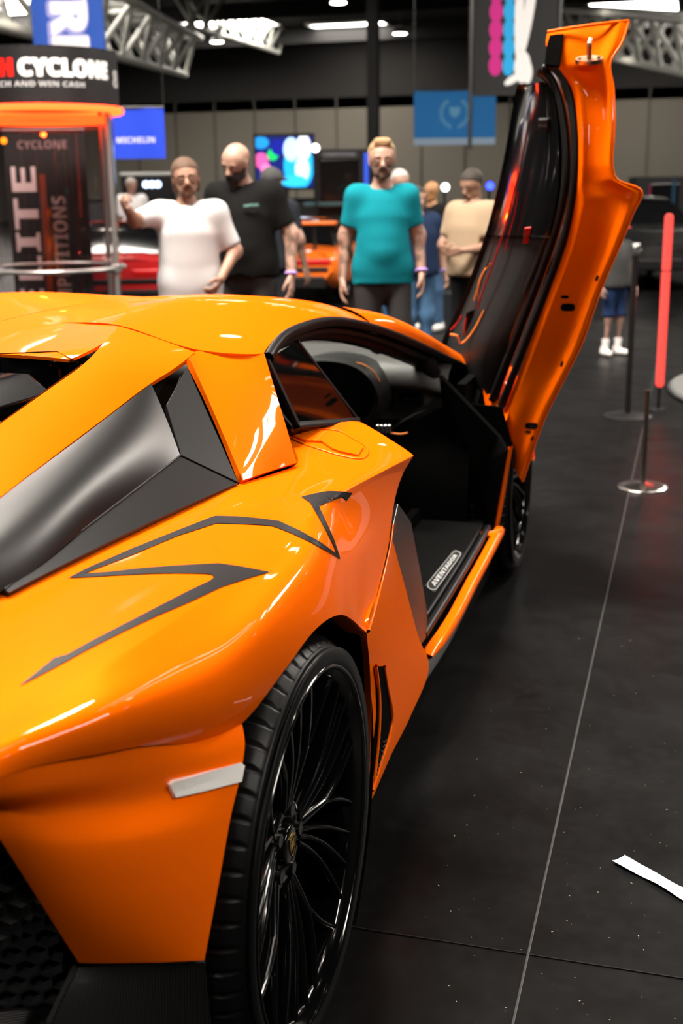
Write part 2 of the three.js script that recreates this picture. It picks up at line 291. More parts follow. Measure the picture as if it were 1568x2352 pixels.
// honeycomb grille inside the rear outlet
{
  const o = aX(0, 2140, 0.70), ex = aX(150, 2190, 0.775).sub(o).normalize(), up0 = aX(0, 1960, 0.74).sub(o).normalize();
  const nn = ex.clone().cross(up0).normalize(), ey = nn.clone().cross(ex).normalize();
  const R = 0.018, w = R * 1.75, h = R * Math.sqrt(3) * 0.62, cells = [];
  const ring = (cx, cy) => {
    const s = new THREE.Shape(), hole = new THREE.Path(); const ph = [[-1, 0], [-0.5, 1], [0.5, 1], [1, 0], [0.5, -1], [-0.5, -1]];
    ph.forEach(([a, b], k) => s[k ? 'lineTo' : 'moveTo'](cx + a * w * 0.58, cy + b * h)); s.closePath();
    ph.slice().reverse().forEach(([a, b], k) => hole[k ? 'lineTo' : 'moveTo'](cx + a * w * 0.50, cy + b * h * 0.84)); hole.closePath(); s.holes.push(hole);
    return new THREE.ExtrudeGeometry(s, { depth: 0.014, bevelEnabled: false });
  };
  for (let i = -9; i < 9; i++) for (let k = -10; k < 11; k++) { const cx = i * w * 0.87, cy = k * 2 * h + (i & 1 ? h : 0); if (cx < 0.13 + 0.02 && cx > -0.24 && Math.abs(cy) < 0.26 && cx < 0.085 - cy * 0.55) cells.push(ring(cx, cy)); }
  const g = merge(cells); g.applyMatrix4(new THREE.Matrix4().makeBasis(ex, ey, nn).setPosition(o));
  both('honeycomb_grille', g, M.grille);
  const back = new THREE.PlaneGeometry(0.6, 0.46); back.applyMatrix4(new THREE.Matrix4().makeBasis(ex, ey, nn).setPosition(o.clone().addScaledVector(nn, -0.07)  .addScaledVector(ex, -0.26)));
  both('outlet_backing', back, M.trim);
  const lit = new THREE.PlaneGeometry(0.16, 0.13); lit.applyMatrix4(new THREE.Matrix4().makeBasis(ex, ey, nn).setPosition(o.clone().addScaledVector(nn, -0.03).addScaledVector(ex, -0.045).addScaledVector(ey, -0.005))); both('pale_mesh_backing', lit, std({ color: lin(0.55, 0.55, 0.53), roughness: 0.5 }));  // added pale plate; its raised grey stands in for light through the cells
}

// black intake cover on the haunch
const C1 = aY(425, 832, 1.06), C2 = aY(348, 880, 1.04), C3 = aY(0, 1142, 0.952), C4 = aX(415, 1045, 0.632), C5 = aY(547, 1108, 0.868), C6 = aY(10, 1354, 0.868), C7 = aX(369, 926, 0.552);
{
  const back = V(0.545, 0.872, 0.56), low = V(0.60, 0.855, 0.42);
  const bul = V(0.035, 0.04, 0.0);
  const top = [C2, C3.clone().lerp(C2, 0.5), C3, back], bot = [C4, C4.clone().lerp(C6, 0.5), C6, low];
  const G = netGrid(top.map((t, k) => [t.clone(), ...[0.32, 0.7].map((m) => t.clone().lerp(bot[k], m).addScaledVector(bul, [0.04, 0.34, 0.36, 0.2][k])), bot[k].clone()]), { across: 10, along: 10 });
  const f1 = gridGeo(G, { flip: true, skirt: 0.012 });
  const up = C1.clone().lerp(C5, 0.04);
  const f2 = facet([up, C7.clone().lerp(C4, 0.05).add(V(0.004, 0, -0.014)), C4.clone().add(V(0, 0, -0.001)), C5], 0.012, 0.0015);
  const f3 = panel([[C4.clone(), C5.clone()], [C4.clone().lerp(C6, 0.5), C5.clone().lerp(C6, 0.5).add(V(0.004, 0.004, 0))], [C6.clone().add(V(-0.004, 0.003, 0)), C6.clone().add(V(0.008, -0.002, 0))]], { across: 4, along: 8, flip: true, skirt: 0.01 });
  both('intake_cover', [f1, f2, f3], M.satin, 'satin black faceted air intake cover');
  const slot = facet([C2, C7, C1].map((p) => p.clone().add(V(-0.03, -0.02, -0.0))), 0.005); both('intake_slot', slot, M.dark);
  // ridge line trim that catches the light
  const ridge = tube([C6, C6.clone().lerp(C4, 0.5), C4], 0.0018, 12, 6); const r2 = tube([C4, C4.clone().lerp(C5, 0.5), C5], 0.0014, 8, 6);
  both('intake_ridge', [ridge, r2], M.satin);
}

// pillar panel in front of the intake
const H1 = aY(455, 804, 1.072), H2 = aX(606, 813, 0.637), H3 = aY(681, 1066, 0.852), H4 = aY(555, 1107, 0.866), H5 = aY(434, 826, 1.064);
both('pillar_panel', panel([[H5, H1.clone().lerp(H2, 0.02), H2], [H5.clone().lerp(H4, 0.5), H5.clone().lerp(H4, 0.5).lerp(H2.clone().lerp(H3, 0.5), 0.5).add(V(0.008, 0.004, 0)), H2.clone().lerp(H3, 0.5)], [H4, H4.clone().lerp(H3, 0.5), H3]].map((r) => r.map((p) => p.clone().add(V(0.003, 0.003, 0)))), { across: 8, along: 8, skirt: 0.014, gap: 0.002, flip: true }), M.paint);

// roof: stations from the rear shut line forward; columns from the middle to the side rail
const rail = [aX(606, 811, 0.637), aX(640, 768, 0.62), aX(700, 737, 0.605), aX(760, 726, 0.60), aX(850, 741, 0.62), aX(930, 770, 0.66), aX(1022, 815, 0.72)];
const crest = [aY(455, 802, 1.075), aX(500, 735, 0.50), aX(590, 700, 0.45), aX(690, 692, 0.48), aX(800, 706, 0.545), aX(900, 729, 0.615), aX(1022, 796, 0.70)];
const roofRows = [
  [V(0, 1.118, -0.80), V(0.12, 1.118, -0.80), aY(270, 745, 1.122), crest[0].clone(), rail[0].clone()],
  [V(0, 1.122, -0.98), V(0.12, 1.126, -0.98), V(0.32, 1.132, -0.98), V(0.50, 1.108, -0.96), rail[1].clone()],
  [V(0, 1.121, -1.22), V(0.12, 1.128, -1.22), V(0.32, 1.137, -1.22), V(0.49, 1.118, -1.22), rail[2].clone()],
  [V(0, 1.112, -1.48), V(0.12, 1.118, -1.48), V(0.31, 1.124, -1.48), V(0.49, 1.106, -1.47), rail[3].clone()],
  [V(0, 1.085, -1.76), V(0.14, 1.088, -1.76), V(0.34, 1.088, -1.76), V(0.53, 1.064, -1.79), rail[4].clone()],
];
both('roof_panel', panel(roofRows, { across: 8, along: 8, skirt: 0.014, gap: 0.0015 }), M.paint);
{ // windscreen pillars carry on down to the scuttle
  const A = [V(0.53, 1.064, -1.79), aX(900, 729, 0.617), aX(960, 757, 0.662), aX(1022, 796, 0.70), V(0.745, 0.76, -2.85)];
  const B = [rail[4], rail[5], aX(980, 793, 0.695), rail[6], V(0.80, 0.745, -2.72)];
  const I = A.map((p) => p.clone().add(V(-0.05, -0.03, 0.0)));
  both('windscreen_pillar', gridGeo(netGrid(A.map((a, k) => [I[k], a, a.clone().lerp(B[k], 0.5).add(V(0.008, 0.008, 0)), B[k]]), { across: 4, along: 6 })), M.paint);
  const W = [[V(0, 1.083, -1.77), V(0.30, 1.085, -1.765), V(0.52, 1.058, -1.80)], [V(0, 0.97, -2.16), V(0.33, 0.965, -2.13), A[1].clone().add(V(-0.02, -0.01, 0))], [V(0, 0.83, -2.62), V(0.36, 0.83, -2.57), A[2].clone().add(V(-0.02, -0.01, 0))], [V(0, 0.745, -2.98), V(0.40, 0.745, -2.95), V(0.71, 0.755, -2.86)]];
  both('windscreen', panel(W, { across: 8, along: 6 }), M.glass);
}
// bodywork between roof and engine bay, with the buttress running back beside the intake
const E1 = aY(130, 806, 1.10), E2 = aY(188, 836, 1.083), E3 = aY(0, 971, 1.028);
{
  const rearL = V(0.40, 0.90, 0.52), rearR = V(0.535, 0.865, 0.60);
  both('buttress', panel([
    [aY(270, 746, 1.121), aY(335, 766, 1.106), aY(395, 787, 1.090), aY(449, 807, 1.074)],
    ...[[aY(236, 786, 1.104), aY(402, 845, 1.056)]].map(([l, r]) => [l, l.clone().lerp(r, 0.35).add(V(0, 0.006, 0)), l.clone().lerp(r, 0.7).add(V(0, 0.006, 0)), r]),
    [E2.clone(), E2.clone().lerp(C2, 0.35).add(V(0, 0.006, 0)), E2.clone().lerp(C2, 0.7).add(V(0, 0.005, 0)), C2.clone()],
    [E2.clone().lerp(E3, 0.5), E2.clone().lerp(E3, 0.5).lerp(C2.clone().lerp(C3, 0.35), 0.35).add(V(0, 0.004, 0)), E2.clone().lerp(E3, 0.5).lerp(C2.clone().lerp(C3, 0.35), 0.7).add(V(0, 0.004, 0)), C2.clone().lerp(C3, 0.35)],
    [E3.clone(), E3.clone().lerp(C3, 0.35), E3.clone().lerp(C3, 0.7), C3.clone()],
    [rearL, rearL.clone().lerp(rearR, 0.35), rearL.clone().lerp(rearR, 0.7), rearR],
  ], { across: 5, along: 6, skirt: 0.014, gap: 0.0015, flip: true }), M.paint);
  both('engine_bay_header', panel([
    [V(0, 1.118, -0.803), V(0.12, 1.119, -0.803), aY(270, 747, 1.121)],
    [V(0, 1.112, -0.64), V(0.14, 1.113, -0.64), aY(236, 786, 1.104)],
    [aY(-260, 818, 1.105).setX(0), aY(0, 811, 1.104), E1.clone().lerp(E2, 0.6).add(V(-0.005, 0, 0))],
  ], { across: 5, along: 5, skirt: 0.008, flip: true }), M.paint);
  // sharp side wall of the opening
  const wall = [E1, E2, E3, rearL];
  both('engine_bay_wall', gridGeo(netGrid([[aY(0, 811, 1.104), aY(0, 811, 1.104).add(V(0, -0.14, 0))], ...wall.map((p, k) => [p.clone(), p.clone().add(V(k ? -0.02 : 0, -0.14, 0))])], { across: 2, along: 4, ci: [1, 1, 1, 1, 1] }), { flip: true }), M.gloss);
}
// glossy engine cover slats and floor of the bay
for (let k = 0; k < 5; k++) {
  const z = -0.30 + k * 0.17, y = 1.03 - k * 0.028, w = 0.40;
  const s = new THREE.Shape(); s.moveTo(-w, 0); s.lineTo(-w * 0.8, 0.07); s.lineTo(w * 0.8, 0.07); s.lineTo(w, 0); s.lineTo(w * 0.8, -0.07); s.lineTo(-w * 0.8, -0.07);
  const g = new THREE.ExtrudeGeometry(s, { depth: 0.014, bevelSize: 0.004, bevelThickness: 0.004, bevelSegments: 2 }); g.rotateX(-Math.PI / 2 + 0.32); g.translate(0, y, z);
  part('engine_cover_slat', g, M.gloss, car, 'glossy black engine cover slat');
}
part('engine_bay_floor', box(0.82, 0.02, 0.98, 0, 0.845, 0.02), M.dark, car);
for (const x of [-0.16, 0.14]) part('engine_brace', [bar(V(x * 1.3, 0.94, -0.44), V(x * 0.5, 0.96, 0.1), 0.012), rbox(0.09, 0.05, 0.12, 0.012, x * 1.25, 0.95, -0.28)], M.orangeStitch, car, 'orange painted engine bay brace');
part('engine_brace', bar(V(0.02, 1.00, -0.44), V(0.02, 0.88, -0.30), 0.014), std({ color: lin(0.25, 0.55, 0.45), roughness: 0.3, metalness: 0.6 }), car, 'pale green metal strut');

// tail: closing panel, lamps, spoiler line
{
  const a = bRows.map((r) => r[0]);
  const G = [[V(0, 0.86, 0.86), V(0.3, 0.855, 0.85), qRows[0][0], qRows[0][2], qRows[0][4]], [V(0, 0.78, 0.90), V(0.3, 0.775, 0.89), V(0.55, 0.77, 0.85), V(0.72, 0.765, 0.82), a[0]], [V(0, 0.70, 0.86), V(0.3, 0.70, 0.85), V(0.55, 0.70, 0.78), V(0.68, 0.70, 0.73), a[1].clone()]];
  both('tail_panel', gridGeo(netGrid(G, { across: 5, along: 5 }), { flip: true }), M.paint);
  both('tail_lamp', facet([V(0.30, 0.755, 0.905), V(0.30, 0.715, 0.895), V(0.62, 0.715, 0.805), V(0.62, 0.755, 0.835)], 0.02, 0.003), M.red, 'red tail lamp strip');
  const low = [[V(0, 0.69, 0.80), V(0.3, 0.69, 0.79), V(0.62, 0.68, 0.70)], [V(0, 0.40, 0.72), V(0.3, 0.40, 0.70), V(0.62, 0.40, 0.50)], [V(0, 0.20, 0.62), V(0.3, 0.20, 0.60), V(0.66, 0.22, 0.40)]];
  both('rear_valance', gridGeo(netGrid(low, { across: 4, along: 4 }), { flip: true }), M.plastic);
  const eng = [[V(0, 0.87, 0.58), V(0.3, 0.88, 0.55), V(0.42, 0.885, 0.52)], [V(0, 0.86, 0.86), V(0.3, 0.855, 0.85), V(0.55, 0.845, 0.74)]];
  both('tail_deck', gridGeo(netGrid(eng, { across: 4, along: 3 }), { flip: true }), M.paint);
}

// side window, its seal and the arch seal
{
  const w = [aX(612, 827, 0.645), aX(681, 784, 0.642), aX(822, 966, 0.742), aX(682, 976, 0.715)];
  const q = [w[0], w[1], w[2], w[3]];
  both('quarter_window', panel([[w[0], w[1]], [w[0].clone().lerp(w[3], 0.5).add(V(0.004, 0, 0)), w[1].clone().lerp(w[2], 0.5).add(V(0.004, 0, 0))], [w[3], w[2]]], { across: 5, along: 5 }), phy({ color: lin(0.002, 0.0025, 0.0025), roughness: 0.03, specularIntensity: 0.9 }), 'dark tinted quarter window');
  const fr = (t) => { const A = V(1, 0.25, 0).normalize(); return [A, t.clone().cross(A).normalize()]; };
  const S = [[0.006, 0.007], [0.006, -0.007], [-0.012, -0.009], [-0.012, 0.009]];
  both('window_seal', [sweep([w[0], w[3]], fr, S, 3), sweep([w[3], w[2]], fr, S, 3), sweep([w[1].clone().add(V(0.002, 0, 0)), w[2]], fr, [[0.004, 0.004], [0.004, -0.004], [-0.01, -0.005], [-0.01, 0.005]], 3)], M.rubber);
  // black triangle foot between the pillar and the belt line
  both('window_foot', facet([aX(612, 830, 0.640), aX(648, 940, 0.680), aX(690, 978, 0.71), aX(665, 985, 0.70), aX(640, 955, 0.675)], 0.01), M.rubber);
  // door aperture seal: two black ribs under the roof rail
  const r = [aX(611, 823, 0.637), ...rail.slice(1, 6).map((p, k) => p.clone().add(V(0.0, -0.014, 0.006))), rail[6].clone().add(V(0, -0.012, 0.004)), V(0.775, 0.745, -2.72)];
  const fr2 = (t) => { const A = V(0.6, -0.8, 0).normalize(); const B = t.clone().cross(A).normalize(); return [A, B]; };
  const rib = (off, ra) => sweep(r.map((p) => p.clone().add(off)), fr2, Array.from({ length: 8 }, (_, k) => [Math.cos(k * Math.PI / 4) * ra, Math.sin(k * Math.PI / 4) * ra]), 8);
  both('door_seal', [rib(V(0.004, 0, 0), 0.014), rib(V(-0.018, -0.022, 0.002), 0.013), rib(V(-0.055, -0.030, 0), 0.024)], M.rubber);
  both('roof_lining', gridGeo(netGrid([0, 1, 2, 3, 4].map((k) => [roofRows[k][0].clone().add(V(0, -0.045, 0)), roofRows[k][2].clone().add(V(0, -0.045, 0)), roofRows[k][4].clone().add(V(-0.03, -0.02, 0))]), { across: 4, along: 4 })), M.leather);
  // thick inner pillar beside the windscreen
  const ip = [aX(880, 790, 0.60), aX(965, 785, 0.665), aX(1000, 850, 0.70), aX(1018, 905, 0.715), aX(1024, 960, 0.72)];
  both('inner_pillar', tube(ip.map((p) => p.clone().add(V(-0.02, 0, 0.0))), 0.034, 30, 10), M.leather);
}
// fuel flap on the haunch: a raised lid in a groove
function onSurf(mesh, px, py, off = 0.001) {
  raycaster.set(camPos, ray(px, py).normalize()); const h = raycaster.intersectObjects(Array.isArray(mesh) ? mesh : [mesh], false)[0]; if (!h) return null;
  const n = h.normal ?? h.face.normal; const k = n.dot(raycaster.ray.direction) > 0 ? -1 : 1; return h.point.clone().addScaledVector(n, off * k);
}
const raycaster = new THREE.Raycaster();
function decal(poly, mesh, step, off = 0.0008) {   // a thin film cut to an outline and laid on the panel under it
  const dense = []; poly.forEach((p, k) => { const q = poly[(k + 1) % poly.length], n = Math.max(1, Math.ceil(Math.hypot(q[0] - p[0], q[1] - p[1]) / step)); for (let s = 0; s < n; s++) dense.push(new THREE.Vector2(p[0] + (q[0] - p[0]) * s / n, p[1] + (q[1] - p[1]) * s / n)); });
  const inside = (x, y) => { let c = false; for (let i = 0, j = dense.length - 1; i < dense.length; j = i++) { const a = dense[i], b = dense[j]; if ((a.y > y) !== (b.y > y) && x < (b.x - a.x) * (y - a.y) / (b.y - a.y) + a.x) c = !c; } return c; };
  let tris = THREE.ShapeUtils.triangulateShape(dense, []).map((t) => t.map((k) => dense[k]));
  for (let it = 0; it < 7; it++) { const next = []; let split = false; for (const t of tris) { const L = [0, 1, 2].map((k) => t[k].distanceTo(t[(k + 1) % 3])), m = L.indexOf(Math.max(...L)); if (L[m] > step * 1.6) { split = true; const a = t[m], b = t[(m + 1) % 3], c = t[(m + 2) % 3], mid = a.clone().add(b).multiplyScalar(0.5); next.push([a, mid, c], [mid, b, c]); } else next.push(t); } tris = next; if (!split) break; }
  const cache = new Map(), P = (v) => { const k = v.x.toFixed(2) + ',' + v.y.toFixed(2); if (!cache.has(k)) cache.set(k, onSurf(mesh, v.x, v.y, off)); return cache.get(k); };
  const pos = []; for (const t of tris) { const q = t.map(P); if (q.every(Boolean)) { const n = q[1].clone().sub(q[0]).cross(q[2].clone().sub(q[0])); const flip = n.dot(camPos.clone().sub(q[0])) < 0; for (const v of flip ? [q[0], q[2], q[1]] : q) pos.push(v.x, v.y, v.z); } }
  const g = new THREE.BufferGeometry(); g.setAttribute('position', new THREE.Float32BufferAttribute(pos, 3)); g.computeVertexNormals(); return g;
}
fender.material.side = THREE.DoubleSide; fender.updateMatrixWorld(true); bumper.updateMatrixWorld(true);
const slab = (poly, mesh, step, off) => { // a lens or lid: the outline laid on the panel, raised, with walls round it
  const dense = []; poly.forEach((p, k) => { const q = poly[(k + 1) % poly.length], n = Math.max(1, Math.ceil(Math.hypot(q[0] - p[0], q[1] - p[1]) / step)); for (let t = 0; t < n; t++) dense.push([p[0] + (q[0] - p[0]) * t / n, p[1] + (q[1] - p[1]) * t / n]); });
  const ringP = [...dense, dense[0]].map(([x, y]) => [onSurf(mesh, x, y, -0.004), onSurf(mesh, x, y, off)]).filter((q) => q[0] && q[1]);
  const top = decal(poly, mesh, step, off); const u = [], p = top.attributes.position; for (let i = 0; i < p.count; i++) u.push((p.getX(i) * 0.55 - p.getZ(i) * 0.83) * 60, p.getY(i) * 60); top.setAttribute('uv', new THREE.Float32BufferAttribute(u, 2));
  return merge([top, gridGeo(ringP)]);
};
{ const g = slab(markerPoly, [bumper, fender], 14, 0.007); part('marker_lamp', g, M.lampLens, car, 'clear ribbed side marker lamp'); part('marker_lamp', mirrored(g), M.lampLens, car); }
{
  const sBig = [[156, 1329], [205, 1304], [306, 1260], [408, 1219], [485, 1189], [494, 1186], [541, 1187], [600, 1192], [641, 1198], [687, 1219], [738, 1248], [772, 1273], [765, 1254], [749, 1222], [729, 1186], [711, 1155], [692, 1142], [720, 1135], [754, 1129], [784, 1130], [808, 1132], [795, 1151], [788, 1144], [784, 1142], [761, 1151], [734, 1163], [733, 1167], [747, 1197], [765, 1238], [777, 1273], [780, 1285], [761, 1273], [715, 1248], [669, 1226], [628, 1210], [600, 1207], [561, 1205], [497, 1203], [408, 1232], [306, 1275], [193, 1319], [245, 1315], [327, 1306], [408, 1300], [502, 1295], [551, 1302], [620, 1315], [571, 1329], [510, 1349], [433, 1385], [363, 1415], [286, 1451], [204, 1492], [122, 1537], [43, 1578], [82, 1547], [124, 1513], [155, 1504], [220, 1468], [294, 1430], [367, 1392], [433, 1358], [482, 1335], [491, 1327], [486, 1321], [469, 1319], [408, 1318], [347, 1319], [265, 1323], [200, 1327]];
  const g = decal(sBig, fender, 8, 0.0014); part('stripe_decal', g, M.decal, car, 'dark grey zigzag stripe decal on the haunch'); part('stripe_decal', mirrored(g), M.decal, car, 'dark grey zigzag stripe decal on the haunch');
  const lid = [[672, 1004], [690, 990], [730, 992], [770, 996], [804, 1013], [834, 1030], [822, 1049], [783, 1041], [762, 1034], [738, 1017], [702, 1015]];
  const groove = [[664, 1005], [686, 985], [732, 986], [774, 990], [810, 1008], [843, 1030], [826, 1055], [780, 1047], [740, 1035], [698, 1021]];
  const f = slab(lid, fender, 10, 0.0045); part('fuel_flap', f, M.paint, car, 'orange fuel flap');
  const edge = groove.map(([x, y]) => onSurf(fender, x, y, 0.0005)).filter(Boolean); part('fuel_flap_edge', tube(edge.concat([edge[0].clone()]), 0.003, 80, 6), M.paint, car);
}
// ---------------------------------------------------------------- side pod, carbon blade, skirt and sill
{
  const rows = [
    [aX(897, 1232, 0.958), aX(899, 1233, 0.957), aX(901, 1236, 0.956)],
    [aX(878, 1325, 0.972), aX(905, 1332, 0.967), aX(929, 1336, 0.957)],
    [aRf(845, 1456, 0.397), aX(905, 1458, 0.980), aX(966, 1472, 0.957)],
    [aRf(851, 1530, 0.40), aX(912, 1545, 0.983), aX(986, 1522, 0.960)],
    [aRf(854, 1640, 0.40), aX(905, 1642, 0.984), aX(944, 1645, 0.972)],
    [aRf(851, 1760, 0.40), aX(877, 1755, 0.983), aX(896, 1742, 0.975)],
    [aRf(846, 1852, 0.40), aX(848, 1850, 0.982), aX(850, 1846, 0.980)],
  ];
  const pod = both('side_pod', panel(rows, { across: 6, along: 6, flip: true, skirt: 0.014 }), M.paint); pod.updateMatrixWorld(true);
  { const line = qGrid[qGrid.length - 1].slice(33); both('panel_gap', tube(line.map((p) => p.clone().add(V(0.0005, 0, -0.003))), 0.0022, 40, 6), M.trim); both('pod_edge', tube(line.map((p) => p.clone().add(V(0.001, 0, -0.0085))), 0.0032, 40, 8), M.paint); }
  const vent = [[860, 1530], [879, 1530], [886, 1575], [898, 1652], [888, 1700], [873, 1745], [860, 1792], [852, 1790], [857, 1700], [864, 1640]];
  const dv = decal(vent, pod, 12, 0.0015); const vp = part('side_vent_film', dv, M.trim, car, 'flat dark film for the side vent ahead of the rear wheel'); part('side_vent_film', mirrored(dv), M.trim, car);  // vent depth is a flat film; its shade is put into the colour
  const lipR = [[879, 1530], [886, 1575], [898, 1652], [888, 1700], [873, 1745], [852, 1815]].map(([x, y]) => onSurf(pod, x, y, 0.003)).filter(Boolean);
  const lipL = [[858, 1528], [866, 1600], [866, 1660], [861, 1730], [854, 1790]].map(([x, y]) => onSurf(pod, x, y, 0.004)).filter(Boolean);
  const lips = [tube(lipR, 0.0035, 30, 8), tube(lipL, 0.004, 30, 8)]; both('vent_lip', lips, M.paint);
  const wires = []; for (let k = 0; k < 9; k++) { const y = 1690 + k * 11, xs = [868 - k * 1.3, 884 - k * 2.6]; const a = onSurf(pod, xs[0], y, 0.004), b = onSurf(pod, xs[1], y + 8, 0.004), c = onSurf(pod, (xs[0] + xs[1]) / 2, y + 14, 0.004); if (a && b && c) wires.push(tube([a, c, b], 0.0012, 6, 5)); }
  if (wires.length) both('vent_mesh', wires, M.darkMetal);
  // carbon blade at the rear of the door opening
  const q = [aX(899, 1229, 0.957), aX(946, 1204, 0.90), aX(956, 1252, 0.897), aX(990, 1451, 0.915), aX(967, 1481, 0.956)];
  const main = panel([[q[0], q[1]], [q[0].clone().lerp(q[4], 0.5), q[2].clone().lerp(q[3], 0.42)], [q[4], q[3]]], { across: 4, along: 5, flip: true, skirt: 0.02 }), top = facet([aX(946, 1204, 0.90), aX(899, 1229, 0.957), aX(914, 1158, 0.938), aX(925, 1172, 0.915)].reverse(), 0.015, 0.0015);
  for (const g of [top]) { const u = [], p = g.attributes.position; for (let i = 0; i < p.count; i++) u.push(p.getX(i) * 16, p.getZ(i) * 16); g.setAttribute('uv', new THREE.Float32BufferAttribute(u, 2)); }
  both('carbon_blade', main, M.satin, 'black carbon blade behind the door opening');
  both('blade_cap', top, M.carbon);
}
{
  const F = aX(1147, 1216, 0.952), Bk = aX(1002, 1476, 0.957), mid = F.clone().lerp(Bk, 0.5).add(V(0.004, 0, 0));
  const fr = (t) => [V(1, 0, 0), V(0, 1, 0)];
  const railS = [[-0.016, 0.006], [-0.008, 0.012], [0.008, 0.011], [0.017, 0.002], [0.016, -0.014], [0.006, -0.03], [-0.02, -0.03]];
  both('sill_rail', sweep([F, mid, Bk, aX(978, 1506, 0.948)], fr, (u) => railS.map(([a, b]) => [a, b * (u > 0.6 ? Math.max(0.25, 1 - (u - 0.6) * 1.6) : 1)]), 8), M.paint, 'orange door sill rail');
  const S = [V(0.90, 0.20, -2.32), V(0.91, 0.20, -1.9), V(0.915, 0.20, -1.5), V(0.905, 0.21, -1.15)];
  both('side_skirt', sweep(S, fr, [[-0.10, 0.02], [0.008, 0.02], [0.014, -0.02], [0.016, -0.06], [0.012, -0.075], [-0.10, -0.075]], 6), M.gloss);
  const sealP = [F.clone().add(V(-0.035, 0.012, 0.03)), mid.clone().add(V(-0.035, 0.016, 0)), Bk.clone().add(V(-0.035, 0.016, 0))];
  both('sill_seal', [tube(sealP, 0.012, 24, 8), tube(sealP.map((p) => p.clone().add(V(-0.022, 0.006, 0))), 0.007, 24, 6)], M.rubber);
  both('sill_plate', [box(0.24, 0.03, 1.45, 0.775, 0.268, -1.62), box(0.02, 0.2, 1.6, 0.90, 0.17, -1.6)], M.dark, 'black door sill plate');
  both('sill_end', (facet([aY(1092, 1220, 0.27), aY(1118, 1222, 0.275), aY(1150, 1216, 0.275), aY(1135, 1235, 0.272), aY(1120, 1228, 0.272), aY(1093, 1229, 0.268)].reverse(), 0.01)), M.paint);
  // lit lettering plate
  const y = 0.285, a = aY(975, 1345, y), b = aY(1043, 1262, y), c = aY(1063, 1270, y), d = aY(998, 1361, y);
  const tex = canvasTex(1024, 256, (x, w, h) => {
    x.fillStyle = '#050505'; x.fillRect(0, 0, w, h); x.strokeStyle = '#ffffff'; x.lineWidth = 11; x.lineJoin = 'round';
    x.beginPath(); x.moveTo(70, 18); x.lineTo(w - 70, 18); x.lineTo(w - 14, 80); x.lineTo(w - 14, h - 80); x.lineTo(w - 70, h - 18); x.lineTo(70, h - 18); x.lineTo(14, h - 80); x.lineTo(14, 80); x.closePath(); x.stroke();
    x.fillStyle = '#fff'; x.font = 'bold 150px sans-serif'; x.textAlign = 'center'; x.textBaseline = 'middle'; x.save(); x.translate(w / 2, h / 2 + 6); x.scale(0.93, 1); x.fillText('AVENTADOR', 0, 0); x.restore();
  });
  const g = new THREE.BufferGeometry(); const P = [a, d, c, b], uvq = [[0, 1], [0, 0], [1, 0], [1, 1]];
  g.setAttribute('position', new THREE.Float32BufferAttribute(P.flatMap((p) => [p.x, p.y, p.z]), 3)); g.setAttribute('uv', new THREE.Float32BufferAttribute(uvq.flat(), 2)); g.setIndex([0, 1, 2, 0, 2, 3]); g.computeVertexNormals();
  const lit = std({ color: lin(0.45, 0.45, 0.45), map: tex, roughness: 0.5 });
  part('sill_badge', g, lit, car, 'white outlined lettering on the sill');
}
